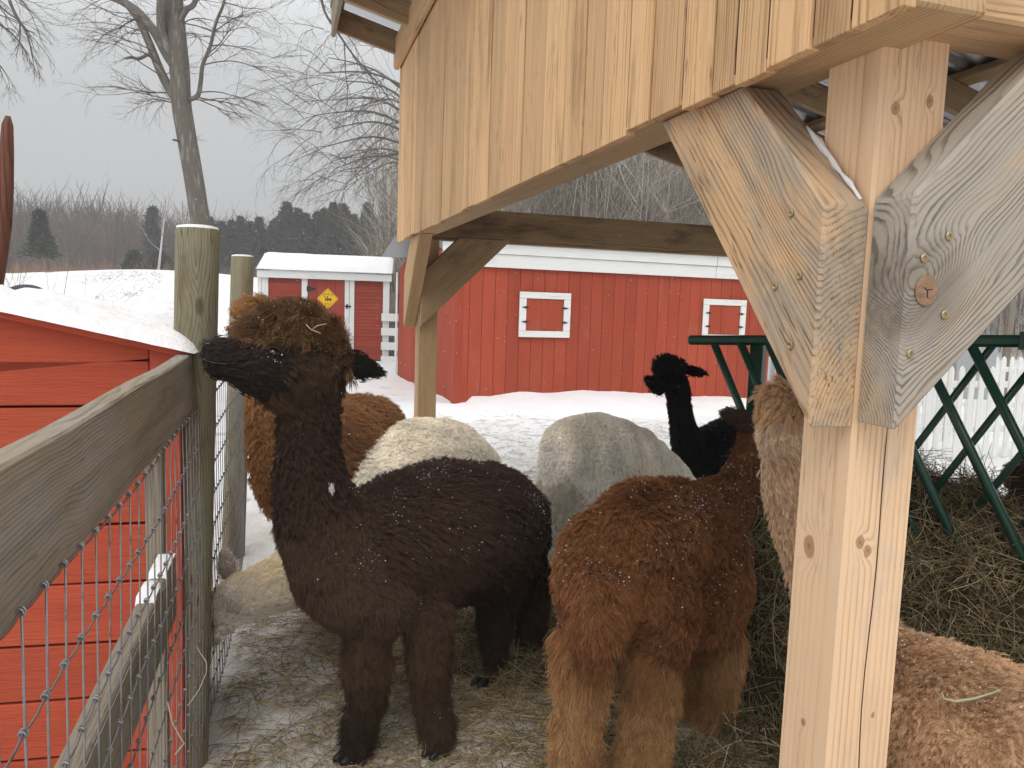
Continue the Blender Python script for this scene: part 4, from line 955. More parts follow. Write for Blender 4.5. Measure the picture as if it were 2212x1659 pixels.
Y3 = 11.0; tb = V(-160, 900, Y3); tb.z = gz(tb.x, tb.y)
tree3 = thing('bare_tree', tb, 'bare tree off the left edge showing only drooping twigs at the top left corner', 'tree')
limb('trunk', [tb, V(-150, 500, Y3), V(-140, 100, Y3), V(-120, -200, Y3)], .15, .1, 14, tree3)
tw = Twigs()
for (a, b) in (((-140, 0), (60, 10)), ((-140, -40), (90, -20)), ((-120, 60), (40, 100)), ((-130, -100), (80, -30)), ((-60, 20), (70, 90)), ((20, 0), (90, 120))):
    p = V(*a, Y3); q = V(*b, Y3); tw.add(p, q - p, (q - p).length, .022, 3, .8, .6, 5, .12)
tw.build('twigs', (.115, .10, .088), tree3)
# small bush at the left
bp = PX(14, 285, 6.3); bp.z = gz(bp.x, bp.y); bush = thing('bare_bush', bp, 'thin leafless bush by the carved pole at the left edge', 'bush')
tw = Twigs()
for k in range(9): tw.add(bp + Vector((random.gauss(0, .05), 0, 0)), Vector((random.gauss(0, .22), random.gauss(0, .2), 1)), random.uniform(1.55, 1.9), .006, 2, 0, .6, 5, .08)
tw.build('twigs', (.13, .10, .08), bush)

# ------------------------------------------------------------------ the woods far off
M_crown = flat('pine_foliage', (.042, .052, .040), .9, .5, 3)
def pine(x, y, h, spread, label, grp='pines along the far tree line'):
    z0 = gz(x, y); t = thing('pine_tree', (x, y, z0), label, 'tree', grp)
    tube('trunk', [(x, y, z0), (x + random.uniform(-.3, .3), y, z0 + h * .97)], [h * .013, h * .004], M_bark, t, 6)
    n = 1900; s = rng.beta(1.5, 1.1, n); zc = z0 + h * (.32 + .68 * s)
    lay = np.floor(s * 11) / 11; rad = spread * .80 * (1.03 - lay) ** .85 * (.35 + .65 * (1 - (s * 11 - np.floor(s * 11)))) * (.6 + .4 * np.sin(lay * 37 + x) ** 2)
    a = rng.uniform(0, 6.283, n); a = np.where(rng.uniform(size=n) < .55, np.round(a * 1.4 + lay * 7) / 1.4, a); rr = rad * rng.uniform(.1, 1, n) ** .6
    c = np.stack([x + rr * np.cos(a), y + rr * np.sin(a), zc - rr * .12], 1)
    d = np.stack([np.cos(a), np.sin(a), rng.normal(.1, .35, n)], 1); d += rng.normal(size=(n, 3)) * .5; d /= np.linalg.norm(d, axis=1)[:, None]
    u_ = np.cross(d, rng.normal(size=(n, 3))); u_ /= np.linalg.norm(u_, axis=1)[:, None]
    Ls = rng.uniform(.25, .75, (n, 1)) * max(h, 9) / 14; Wd = Ls * .30
    vs = np.stack([c - d * Ls, c + u_ * Wd, c + d * Ls, c - u_ * Wd], 1).reshape(-1, 3); f = np.arange(n * 4).reshape(n, 4)
    mesh_obj('crown', vs, f, M_crown, t)['kind'] = 'stuff'
pin = [(452, 470, 88, 2.6), (478, 480, 92, 2.8), (500, 478, 90, 2.4), (560, 470, 90, 2.7), (590, 478, 96, 2.6), (620, 438, 92, 4.2), (645, 452, 90, 3.2), (662, 462, 95, 3), (686, 458, 92, 3), (700, 452, 96, 3.4), (722, 440, 90, 3.9), (742, 442, 92, 3.6), (765, 465, 95, 3), (795, 440, 90, 4.3), (820, 468, 95, 3), (842, 440, 84, 4.2), (862, 455, 90, 4.2), (330, 448, 92, 3), (86, 480, 60, 1.5), (520, 470, 95, 2.8), (540, 482, 92, 2.5)]
names = ['just right of the round post', 'second right of the round post', 'between the two round posts', 'over the left end of the small shed roof', 'left of the tallest pine', 'tallest, above the small shed roof', 'short, beside the tallest pine', 'slim, over the shed roof', 'bushy, over the middle of the shed roof', 'dense, over the middle of the shed roof', 'pointed, over the right of the shed roof', 'wide, over the right of the shed roof', 'short, in a gap over the shed roof', 'standing alone left of the siding', 'low, beside the siding', 'dark, touching the siding edge', 'hidden mostly by the siding', 'poking above the bare wood left of the trunk', 'small dark spruce in the bare wood at left', 'above the second round post', 'thin, left of the shed roof']
for (xv, yv, Y, sp_), nm in zip(pin, names):
    Y = Y * .82; p = V(xv, yv, Y); g0 = gz(p.x, p.y); pine(p.x, Y, max(4, p.z - g0), sp_, 'far pine ' + nm)
# green low conifers near the posts
for xv, Y, nm in ((290, 60, 'left of the round post'), (345, 62, 'left of the trunk')):
    p = V(xv, 545, Y); pine(p.x, Y, max(2.2, p.z - gz(p.x, p.y)), 2.4, 'low dark green conifer in the field edge ' + nm, 'low conifers at the field edge')
for xv, y1, x2, nm in ((340, 470, 355, 'leftmost'), (392, 500, 400, 'middle'), (382, 510, 405, 'rightmost')):
    p = V(xv, 560, 55); q = V(x2, y1, 55); z0 = gz(p.x, p.y); t = thing('birch_tree', (p.x, p.y, z0), f'thin white {nm} birch stem before the brown wood', 'tree', 'birch stems before the brown wood')
    tube('trunk', [(p.x, p.y, z0), q], [.10, .03], flat('birch_bark', (.55, .53, .50)), t, 6)
    tw = Twigs(); [tw.add(Vector((p.x, p.y, z0)).lerp(q, random.uniform(.4, 1)), (q - p).normalized() + Vector((random.gauss(0, .4), 0, .3)), 2.2, .03, 1, 0, .5, 5) for _ in range(6)]; tw.build('twigs', (.3, .27, .26), t)
# bare brown wood as one mass: crowns of fine upright branches
def wood_mass(name, label, n, area, hmin, hmax, r, cols, k=6, spread=.28, forks=5):
    x, y = area(n); z = hterr(x, y); h = rng.uniform(hmin, hmax, n) * (1 + .22 * np.sin(x * .21 + 1) * np.sin(x * .083) + .15 * np.sin(x * .9))
    if name == 'distant_wood': h = h * np.where(x / y > -.36, .62, 1.0)
    tot = n * (1 + forks); P = np.zeros((tot, k, 3)); s = np.linspace(0, 1, k)
    lean = rng.normal(size=(n, 2)) * .06
    stem = np.zeros((n, k, 3)); stem[:, :, 0] = x[:, None] + lean[:, :1] * h[:, None] * s; stem[:, :, 1] = y[:, None] + lean[:, 1:] * h[:, None] * s; stem[:, :, 2] = z[:, None] - .2 + h[:, None] * s
    stem[:, 1:, :2] += np.cumsum(rng.normal(size=(n, k - 1, 2)) * (h * .012)[:, None, None], 1)
    P[:n] = stem; rad = np.zeros((tot, k)); rad[:n] = (r * h / hmax)[:, None] * (1 - .8 * s)
    for f_ in range(forks):
        t = rng.uniform(.25, .9, n); idx = (t * (k - 1)).astype(int); b_ = stem[np.arange(n), idx]
        a = rng.uniform(0, 6.283, n); d = np.stack([np.cos(a) * spread * 2.2, np.sin(a) * spread * 2.2, rng.uniform(.35, 1.1, n)], 1); ln = h * rng.uniform(.18, .42, n)
        br = b_[:, None] + d[:, None] * ln[:, None, None] * s[None, :, None]; br[:, 1:] += np.cumsum(rng.normal(size=(n, k - 1, 3)) * (h * .010)[:, None, None], 1)
        P[n * (f_ + 1): n * (f_ + 2)] = br; rad[n * (f_ + 1): n * (f_ + 2)] = (r * .45 * h / hmax)[:, None] * (1 - .7 * s)
    cols = np.array(cols); t = cols[rng.integers(0, len(cols), n)]; tint = np.tile(t, (1 + forks, 1)) * rng.uniform(.7, 1.3, (tot, 1))
    return tag(strands(name, P, rad, tint, M_twig), label, 'woods', kind='stuff')
def area_far(n): 
    Y = rng.uniform(78, 120, n); X = (rng.uniform(-60, 440, n) - 512) / 770 * Y; return X, Y
wood_mass('distant_wood', 'far bare brown wood along the left of the horizon', 7000, area_far, 3, 8.2, .05, [(.14, .105, .09), (.12, .09, .08), (.17, .12, .09), (.10, .09, .075)], forks=13)
def area_edge(n):
    Y = rng.uniform(56, 74, n); X = (rng.uniform(-60, 420, n) - 512) / 770 * Y; return X, Y
wood_mass('field_edge_scrub', 'low rusty brown scrub where the snowy field meets the far wood', 2600, area_edge, .3, 1.7, .025, [(.26, .14, .08), (.20, .13, .09), (.30, .17, .09)], forks=6)
def area_dark(n):
    Y = rng.uniform(96, 130, n); X = (rng.uniform(-60, 450, n) - 512) / 770 * Y; return X, Y
wood_mass('distant_evergreens', 'dark evergreen tops forming the ridge of the far wood', 1500, area_dark, 5.0, 8.6, .11, [(.06, .07, .055), (.05, .06, .048)], forks=16, spread=.16)
def area_hill(n):
    Y = 21 + 60 * rng.uniform(0, 1, n) ** 1.5; X = (rng.uniform(395, 1120, n) - 512) / 770 * Y + rng.uniform(-1, 1, n); return X, Y
wood_mass('hillside_wood', 'steep hillside thick with grey leafless saplings behind the red barn', 7500, area_hill, 3.0, 8.0, .020, [(.36, .32, .27), (.28, .25, .21), (.46, .43, .38), (.20, .17, .145)], forks=13, spread=.30)
# few dead orange leaves left on the hillside twigs
n = 500; Y = rng.uniform(22, 30, n); X = (rng.uniform(560, 700, n) - 512) / 770 * Y; z = hterr(X, Y) + rng.uniform(2.5, 6.5, n)
c = np.stack([X, Y, z], 1); a1 = rng.normal(size=(n, 3)) * .035; a2 = rng.normal(size=(n, 3)) * .035
tag(mesh_obj('dead_leaves', np.stack([c, c + a1, c + a1 + a2, c + a2], 1).reshape(-1, 3), np.arange(n * 4).reshape(n, 4), flat('dead_leaf', (.42, .24, .10))), 'dry orange leaves clinging to the hillside saplings', 'leaves', kind='stuff')
fbx = V(175, 592, 34); tag(solid('wooden_bridge', [Vector((fbx.x - 1.6, 34, fbx.z - .15)), Vector((fbx.x + 1.3, 34, fbx.z - .22)), Vector((fbx.x + 1.3, 34, fbx.z + .02)), Vector((fbx.x - 1.6, 34, fbx.z + .06))], Vector((0, 2, 0)), (1, 0, 0), M_fence, None, .02), 'low dark board edge half buried in the snowy field', 'board')
# ------------------------------------------------------------------ alpacas
def skinmat(name, col):
    pale = sum(col) > 2.0
    m, nt, b = newmat(name); p = objvec(nt, rand=False)
    c = mixc(nt, noi(nt, p, 30, 5, .6), tuple(q * (.93 if pale else .7) for q in col), col)
    nt.links.new(c, b.inputs['Base Color']); b.inputs['Roughness'].default_value = .95; b.inputs['Specular IOR Level'].default_value = .05
    bump(nt, b, noi(nt, p, 55, 4), .8, .02); return m
M_eye = flat('dark_wet_eye', (.008, .006, .005), .06, 0, spec=.8); M_nose = flat('dark_skin', (.012, .010, .010), .5, .2, 40, spec=.35)
ICO = None
def ico():
    global ICO
    if ICO is None:
        bm = bmesh.new(); bmesh.ops.create_icosphere(bm, subdivisions=2, radius=1); bm.verts.ensure_lookup_table()
        ICO = (np.array([tuple(v.co) for v in bm.verts]), np.array([[v.index for v in f.verts] for f in bm.faces])); bm.free()
    return ICO
def blob_mesh(sph, voxel, smooth_it=6, folds=0, nofold=None):
    iv, ifc = ico(); vs = []; fs = []; b = 0
    for (c, r, tg) in sph:
        vs.append(iv * np.array(r) + np.array(c)); fs.append(ifc + b); b += len(iv)
    me = bpy.data.meshes.new('tmp'); me.from_pydata(np.concatenate(vs).tolist(), [], np.concatenate(fs).tolist())
    o = bpy.data.objects.new('tmp', me); COL.objects.link(o)
    md = o.modifiers.new('r', 'REMESH'); md.mode = 'VOXEL'; md.voxel_size = voxel
    sm_ = o.modifiers.new('s', 'SMOOTH'); sm_.iterations = smooth_it; sm_.factor = .6
    dg = bpy.context.evaluated_depsgraph_get(); ev = o.evaluated_get(dg)
    me2 = bpy.data.meshes.new_from_object(ev); bpy.data.objects.remove(o); bpy.data.meshes.remove(me)
    # soft folds and ridges of the wool
    n = len(me2.vertices); co = np.empty(n * 3, np.float32); me2.vertices.foreach_get('co', co); co = co.reshape(-1, 3); nr = np.empty(n * 3, np.float32); me2.vertices.foreach_get('normal', nr); nr = nr.reshape(-1, 3)
    if folds:
        d = np.array([abs(noise.noise(Vector((a * 13, b * 13, c * 19)))) * -1.5 + noise.noise(Vector((a * 26, b * 26, c * 32 + 5))) * .6 + noise.noise(Vector((a * 6, b * 6, c * 6 + 9))) * 1.2 for a, b, c in co])
        if nofold is not None: d = d * np.clip((np.linalg.norm(co - np.array(nofold[0]), axis=1) - nofold[1]) / .08, 0, 1)
        co = co + nr * (d[:, None] * folds); me2.vertices.foreach_set('co', co.astype(np.float32).ravel()); me2.update()
    return me2
def sample(me, n, cull=-.40):
    nv = len(me.vertices); co = np.empty(nv * 3, np.float32); me.vertices.foreach_get('co', co); co = co.reshape(-1, 3).astype(float)
    me.calc_loop_triangles(); tr = np.empty(len(me.loop_triangles) * 3, np.int32); me.loop_triangles.foreach_get('vertices', tr); tr = tr.reshape(-1, 3)
    vn = np.empty(nv * 3, np.float32); me.vertices.foreach_get('normal', vn); vn = vn.reshape(-1, 3).astype(float)
    a, b, c = co[tr[:, 0]], co[tr[:, 1]], co[tr[:, 2]]; ar = np.linalg.norm(np.cross(b - a, c - a), axis=1) / 2
    cen = (a + b + c) / 3; fnm = np.cross(b - a, c - a); fnm /= np.linalg.norm(fnm, axis=1)[:, None] + 1e-12
    vd = np.array(EYE) - cen; vd /= np.linalg.norm(vd, axis=1)[:, None]; face = (fnm * vd).sum(1)
    ar = np.where(face < cull, 0, ar); tot = ar.sum()
    ix = rng.choice(len(tr), n, p=ar / tot); u = rng.uniform(size=n); v = rng.uniform(size=n); s_ = u + v > 1; u[s_] = 1 - u[s_]; v[s_] = 1 - v[s_]
    w = 1 - u - v
    P = co[tr[ix, 0]] * w[:, None] + co[tr[ix, 1]] * u[:, None] + co[tr[ix, 2]] * v[:, None]
    Nn = vn[tr[ix, 0]] * w[:, None] + vn[tr[ix, 1]] * u[:, None] + vn[tr[ix, 2]] * v[:, None]; Nn /= np.linalg.norm(Nn, axis=1)[:, None] + 1e-9
    return P, Nn, tot
def nrm(a): return a / (np.linalg.norm(a, axis=-1, keepdims=True) + 1e-9)
def lownoise(P, f, seed):
    r_ = np.random.default_rng(seed); out = np.zeros((len(P), 3))
    for _ in range(5):
        k = r_.normal(size=(3, 3)) * f; ph = r_.uniform(0, 6.28, 3); out += np.sin(P @ k.T + ph)
    return out / 2.2
# coat: len, clump radius, strand radius, lift (1 stands up, 0 lies flat), curl, converge, strands per lock
STY = {
 'body': (.023, .0055, .00080, .55, .0018, .22, 11), 'chest': (.030, .006, .0009, .48, .003, .30, 11), 'neck': (.016, .0055, .0008, .55, .002, .15, 11),
 'topknot': (.048, .010, .0009, .55, .012, .65, 13), 'cheek': (.030, .008, .0009, .50, .006, .5, 12), 'face': (.009, .005, .0005, .10, .0001, .0, 12), 'muzzle': (.006, .004, .0006, .12, .0001, .0, 10),
 'leg': (.044, .010, .0009, .34, .008, .55, 13), 'shin': (.028, .008, .0009, .25, .003, .6, 10), 'foot': (.012, .005, .0009, .15, .0005, .3, 8), 'tail': (.085, .012, .0012, .35, .010, .7, 13), 'ear': (.009, .0045, .0006, .08, .0002, .0, 9),
 'wool': (.017, .007, .0009, .75, .006, .75, 12),
}
def fleece(me, sph, cols, comb, dens_, parent, name='fleece', sty=None, seed=1, tagover=None):
    tags = sorted({s[2] for s in sph}); C_ = np.array([tuple(s[0]) for s in sph]); RR = np.array([np.mean(s[1]) for s in sph]); TI = np.array([tags.index(s[2]) for s in sph])
    ntri = 1000; _, _, area = sample(me, 10)
    n = int(area * dens_)
    P, Nn, _ = sample(me, n)
    TJ = rng.normal(size=(len(tags), n)) * .011 + np.stack([lownoise(P, 16, seed + 40 + q_)[:, 0] * .008 for q_ in range(len(tags))])
    dmin = np.full(n, 1e9); ti = np.zeros(n, int)
    for j in range(len(C_)):
        d = np.linalg.norm(P - C_[j], axis=1) - RR[j] + TJ[TI[j]]; q = d < dmin; dmin[q] = d[q]; ti[q] = TI[j]
    Ps, rs_, ts_ = [], [], []
    K = 5; s = np.linspace(0, 1, K)
    for k, tg in enumerate(tags):
        m_ = ti == k
        if not m_.any(): continue
        L_, cr_, sr, lift, curl, conv, per = (sty or {}).get(tg, STY[tg])
        p = P[m_]; nn_ = Nn[m_]
        if cr_ < .006:
            rp = 3 if tg in ('face', 'muzzle', 'ear') else 1; p = np.repeat(p, rp, 0); nn_ = np.repeat(nn_, rp, 0); p = p + rng.normal(size=p.shape) * .006
            
        nc = len(p)
        cb = np.array(comb[tg] if tg in comb else comb['body'], float); cb = np.broadcast_to(cb, (nc, 3))
        cb = cb + lownoise(p, 7, seed) * .16 + lownoise(p, 36, seed + 5) * .16
        cb = nrm(cb - (cb * nn_).sum(1)[:, None] * nn_)
        jit = .06 if tg in ('face', 'muzzle', 'ear', 'foot') else .17
        sj = .04 if tg in ('face', 'muzzle', 'ear', 'foot') else (.11 if tg in ('leg', 'topknot', 'tail') else .13); jc = jit if tg in ('leg', 'topknot', 'tail', 'face', 'muzzle', 'ear') else .07
        tip = nn_ * lift + cb * (1 - lift) + rng.normal(size=(nc, 3)) * jc
        Lc = L_ * rng.uniform(.75, 1.2, nc) * (1 + .15 * lownoise(p, 14, seed + 2)[:, 0])
        t1 = nrm(np.cross(nn_, rng.normal(size=(nc, 3)))); t2 = np.cross(nn_, t1)
        base = np.array(cols[tg] if tg in cols else cols['body'], float)
        if base.ndim == 2: 
            w = np.clip(.5 + .5 * lownoise(p, 6, seed + 9)[:, 0] + rng.normal(size=nc) * .25, 0, 1)[:, None]; bc = base[0] * (1 - w) + base[1] * w
        else: bc = np.repeat(base[None], nc, 0)
        if tg == 'leg' and 'wool' not in tags:
            b2_ = np.array(cols['body'], float); b2_ = b2_.mean(0) if b2_.ndim == 2 else b2_; wz_ = np.clip((p[:, 2:3] - .38) / .26 + rng.normal(size=(nc, 1)) * .22, 0, 1); bc = bc * (1 - wz_) + b2_ * wz_
        bc = bc * rng.uniform(.90, 1.10, (nc, 1)) * (1 + .08 * lownoise(p, 20, seed + 4)[:, :1])
        rep = lambda a: np.repeat(a, per, 0)
        N_ = nc * per; ang = rng.uniform(0, 6.283, N_); rad_ = cr_ * np.sqrt(rng.uniform(0, 1, N_)); off = rep(t1) * (rad_ * np.cos(ang))[:, None] + rep(t2) * (rad_ * np.sin(ang))[:, None]
        root = rep(p) + off - rep(nn_) * min(.004, L_ * .06)
        Ls = rep(Lc) * rng.uniform(.8, 1.12, N_)
        ph = rep(rng.uniform(0, 6.28, nc)) + rng.normal(size=N_) * .4; tw_ = rep(rng.uniform(4, 8, nc))
        pos = root[:, None] + nrm(rep(tip) + rng.normal(size=(N_, 3)) * sj)[:, None] * (Ls[:, None] * s)[..., None] + (rep(cb)[:, None]) * (Ls[:, None] * s ** 2)[..., None] * .35 - off[:, None] * (conv * s ** 1.3)[None, :, None]
        cA = (np.cos(ph[:, None] + tw_[:, None] * s) * curl * s)[..., None] * rep(t1)[:, None] + (np.sin(ph[:, None] + tw_[:, None] * s) * curl * s)[..., None] * rep(t2)[:, None]
        pos = pos + cA; pos[:, :, 2] -= (Ls[:, None] * s ** 2 * .12)
        Ps.append(pos); rs_.append(np.broadcast_to(sr * np.linspace(1, .35, K), (N_, K))); ts_.append(rep(bc) * rng.uniform(.85, 1.15, (N_, 1)))
    Pa = np.concatenate(Ps); ra = np.concatenate(rs_); ta = np.concatenate(ts_)
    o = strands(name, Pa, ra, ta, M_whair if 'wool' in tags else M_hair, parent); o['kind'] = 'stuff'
    return o, len(Pa)
def chain(pts, tg, step=.35):
    """pts: list of (centre, radius)"""
    out = []
    for (c0, r0), (c1, r1) in zip(pts, pts[1:]):
        d = (Vector(c1) - Vector(c0)).length; rr0 = np.mean(r0); n = max(1, int(d / (step * max(.01, min(rr0, np.mean(r1))))))
        for k in range(n):
            t = k / n; out.append((Vector(c0).lerp(Vector(c1), t), tuple([r0 * (1 - t) + r1 * t] * 3), tg))
    out.append((Vector(pts[-1][0]), tuple([pts[-1][1]] * 3), tg)); return out
def ch(pts, tg):     # pts (xv, yv, rv, Y) read from the photograph
    return chain([(V(a, b, Y), VR(r, Y)) for a, b, r, Y in pts], tg)
TOT = 0
def flecks(me, n, parent, up=.15, lift=(.015, .045), size=(.0007, .0019), zmin=None):
    P, Nn, ar = sample(me, n * 6)
    w = np.clip((Nn[:, 2] - up), 0, 1) * (.35 + 1.1 * lownoise(P, 9, 77)[:, 0] + .9 * lownoise(P, 40, 78)[:, 1]).clip(0.04, 3); keep = rng.uniform(size=len(P)) < w * .9
    P = P[keep][:n]; Nn = Nn[keep][:n]; P = P + Nn * rng.uniform(*lift, (len(P), 1)); n = len(P)
    if not n: return
    r_ = rng.uniform(*size, n) * rng.choice([.6, .8, 1, 1, 1.5, 2.3], n)
    oc = np.array([(1, 0, 0), (-1, 0, 0), (0, 1, 0), (0, -1, 0), (0, 0, 1), (0, 0, -1)], float); of = np.array([(0, 2, 4), (2, 1, 4), (1, 3, 4), (3, 0, 4), (2, 0, 5), (1, 2, 5), (3, 1, 5), (0, 3, 5)])
    vs = (P[:, None] + oc[None] * r_[:, None, None] * rng.uniform(.6, 1.3, (n, 6, 1))).reshape(-1, 3); fs = (of[None] + (np.arange(n) * 6)[:, None, None]).reshape(-1, 3)
    mesh_obj('snow_flecks', vs, fs, M_snow, parent)['kind'] = 'stuff'
def animal(label, base, sph, cols, comb, dens_=9000, voxel=.02, sty=None, seed=1, ears=(), nfl=500, fl=None, fup=.15, folds=.0028, feet=None, nofold=None):
    global TOT
    t = thing('alpaca', (base[0], base[1], 0), label, 'alpaca', 'alpacas in the pen')
    me = blob_mesh(sph, voxel, folds=folds, nofold=nofold); o = link('body', me, t, Matrix.Identity(4)); bc = cols['wool'] if 'wool' in cols else cols['body']; bc = bc[0] if isinstance(bc[0], tuple) else bc
    # bake world coords into local
    inv = np.array(WM[t.name].inverted()); me.name = 'alpaca_body'
    P_ = me.copy(); me.transform(WM[t.name].inverted()); o.matrix_basis = Matrix.Identity(4); WM[o.name] = WM[t.name].copy()
    me.materials.clear(); me.materials.append(skinmat('fleece_base', bc)); me.polygons.foreach_set('use_smooth', [True] * len(me.polygons))
    _, k = fleece(P_, sph, cols, comb, dens_, o, sty=sty, seed=seed); TOT += k
    for ei, (pts, flat_dir) in enumerate(ears):
        es = [(V(a, b, Y), VR(r, Y)) for a, b, r, Y in pts]
        s2 = []
        for (c, r_, tg) in chain(es, 'ear', .25): s2.append((c, (r_[0], r_[0], r_[0]), tg))
        fd_ = Vector(flat_dir).normalized()
        em = blob_mesh([(c, r_, tg) for c, r_, tg in s2], min(.006, es[0][1] * .3), 4)
        # flatten the ear across flat_dir
        c0 = Vector(es[0][0]); ax = (Vector(es[-1][0]) - c0).normalized(); fd_ = (fd_ - ax * fd_.dot(ax)).normalized()
        for v in em.vertices:
            d = v.co - c0; v.co = v.co - fd_ * (d.dot(fd_) * .62)
        ew = em.copy(); em.transform(WM[t.name].inverted()); em.materials.clear(); em.materials.append(skinmat('ear_skin', cols.get('ear', bc))); em.polygons.foreach_set('use_smooth', [True] * len(em.polygons))
        eo = link('ear', em, t, WM[t.name]); 
        _, k = fleece(ew, s2, cols, comb, dens_ * 2.2, eo, name='hair', sty=sty, seed=seed + 3); TOT += k
    if nfl: flecks(P_, nfl, o, up=fup, **(fl or {}))
    if feet:
        fd_ = Vector((*feet[0], 0)).normalized(); sd_ = Vector((-fd_.y, fd_.x, 0))
        for (xv, yv, Y) in feet[1]:
            c = V(xv, yv, Y); c.z = gz(c.x, c.y) + .018
            for s_ in (-1, 1):
                iv, ifc = ico(); A = np.array([tuple(c + fd_ * (.028 + v[0] * .036) + sd_ * (s_ * .017 + v[1] * .016) + UZ * (v[2] * .018 * (1.25 - .5 * v[0]))) for v in iv])
                mesh_obj('toe', A, ifc, M_nose, t, smooth=True)
    return t, P_
def stick_on(P_, xv, yv, back=0.0):
    bv = BVHTree.FromPolygons([v.co.copy() for v in P_.vertices], [tuple(p.vertices) for p in P_.polygons])
    d = ray(xv * .46293, yv * .46293).normalized(); h = bv.ray_cast(EYE, d)
    return (h[0], h[1]) if h[0] is not None else (None, None)
def ball(name, c, r, mat, parent, sc=(1, 1, 1), axis=None):
    iv, ifc = ico(); return mesh_obj(name, iv * (np.array(sc) * r) + np.array(c), ifc, mat, parent, smooth=True)
DK = [(.072, .040, .026), (.042, .024, .017)]
# 1 the big dark brown alpaca in the foreground
s = []
s += ch([(668, 880, 62, 2.42), (664, 960, 66, 2.42), (668, 1040, 78, 2.44), (690, 1120, 92, 2.46)], 'neck')
s += ch([(700, 1150, 96, 2.48), (728, 1225, 100, 2.46), (765, 1275, 88, 2.44), (820, 1300, 78, 2.47)], 'chest')
s += ch([(800, 1200, 140, 2.62), (880, 1170, 158, 2.76), (960, 1150, 162, 2.90), (1040, 1145, 150, 3.05), (1085, 1150, 105, 3.18)], 'body')
s += ch([(900, 1250, 88, 2.66), (1000, 1215, 80, 2.9)], 'body')
s += ch([(795, 1350, 52, 2.44), (790, 1440, 44, 2.46), (792, 1500, 35, 2.48), (772, 1570, 27, 2.47), (764, 1640, 17, 2.47), (758, 1668, 17, 2.45)], 'leg')
s += ch([(925, 1340, 50, 2.52), (928, 1430, 42, 2.52), (930, 1500, 34, 2.54), (944, 1560, 30, 2.52), (948, 1630, 19, 2.50), (945, 1668, 20, 2.48)], 'leg')
s += ch([(1085, 1230, 62, 3.02), (1070, 1310, 36, 3.02), (1068, 1370, 26, 3.05), (1070, 1430, 17, 3.06), (1058, 1480, 12, 3.04), (1046, 1504, 13, 3.0)], 'leg')
s += ch([(1140, 1230, 42, 3.2), (1148, 1320, 30, 3.2), (1145, 1390, 22, 3.22), (1136, 1440, 13, 3.22), (1128, 1478, 13, 3.18)], 'leg')
s += ch([(700, 790, 50, 2.42), (690, 830, 50, 2.42), (670, 870, 54, 2.42)], 'neck')
s += ch([(665, 785, 66, 2.39), (645, 815, 58, 2.37)], 'cheek')
s += ch([(610, 800, 62, 2.35), (560, 791, 57, 2.30), (520, 779, 48, 2.27), (490, 771, 43, 2.25), (474, 769, 37, 2.24)], 'face')
s += ch([(468, 757, 27, 2.24), (456, 754, 22, 2.23)], 'muzzle') + ch([(475, 794, 25, 2.24), (463, 802, 17, 2.235)], 'muzzle') + ch([(530, 815, 30, 2.28), (580, 836, 34, 2.32)], 'face') + ch([(605, 845, 38, 2.34), (645, 858, 44, 2.38)], 'cheek')
s += ch([(545, 712, 17, 2.285), (572, 710, 24, 2.31), (605, 698, 36, 2.34), (648, 706, 42, 2.37), (690, 742, 44, 2.42), (710, 790, 40, 2.44)], 'topknot')
hd1 = Vector((-.6, -.8, 0))
cols = {'body': DK, 'chest': [(.080, .048, .031), (.050, .030, .020)], 'neck': [(.058, .032, .022), (.038, .022, .016)], 'topknot': [(.22, .115, .050), (.045, .026, .017)], 'cheek': [(.085, .048, .026), (.026, .018, .014)],
        'face': [(.036, .026, .021), (.018, .015, .014)], 'muzzle': (.020, .016, .015), 'leg': [(.10, .058, .032), (.036, .022, .015)], 'ear': (.010, .008, .0075), 'shin': (.02, .012, .008), 'foot': (.01, .008, .007)}
comb = {'body': (.45, .6, -.75), 'chest': (.1, -.1, -1), 'neck': (.1, .05, -1), 'leg': (.15, .1, -1), 'topknot': (-.6, -.4, -.1), 'cheek': (.4, .1, -.8), 'face': (.9, .3, .1), 'muzzle': (.9, .3, .05), 'ear': (1, .2, -.15)}
_sty = dict(STY); _sty['body'] = (.022, .0055, .0008, .5, .002, .22, 11)
a1, P1m = animal('large dark brown alpaca in front, head raised in profile to the left', (-.2, 2.75), s, cols, comb, 17000, .016, sty=_sty, seed=3,
     ears=[([(722, 772, 22, 2.42), (748, 784, 27, 2.42), (782, 793, 23, 2.43), (808, 800, 14, 2.44), (826, 804, 4, 2.44)], (.1, -1, .1)), ([(690, 740, 16, 2.52), (720, 752, 17, 2.55), (745, 765, 10, 2.57)], (.1, -1, .1))], feet=((-.6, -.8), ((758, 1664, 2.46), (945, 1664, 2.49), (1044, 1508, 3.01), (1127, 1480, 3.18))), nfl=2600, folds=.0042, nofold=(V(530, 780, 2.27), .17), fup=.0, fl={'size': (.0005, .0012), 'lift': (.01, .03)})
e_, n_ = stick_on(P1m, 588, 764)
if e_:
    ball('eye', e_ + n_ * .006, .0140, M_eye, a1, (1.15, .9, .9))
    lid = []
    for k in range(9):
        a = math.pi * (.05 + .9 * k / 8); lid.append(e_ + n_ * .012 + Vector((math.cos(a) * .017, 0, math.sin(a) * .0135)) + n_ * .002 * math.sin(a))
    tube('eyelid', lid, .0032, skinmat('lid_skin', (.05, .035, .028)), a1, 6)
    tube('eyelid', [q + Vector((0, 0, -2 * (q.z - e_.z - n_.z * .012) * .8)) for q in lid], .0024, skinmat('lower_lid_skin', (.07, .055, .045)), a1, 6)
for (xv, yv) in ((449, 744),):
    q, n_ = stick_on(P1m, xv, yv)
    if q: ball('nostril', q + n_ * .004, .0075, M_eye, a1, (1.6, .5, .6))
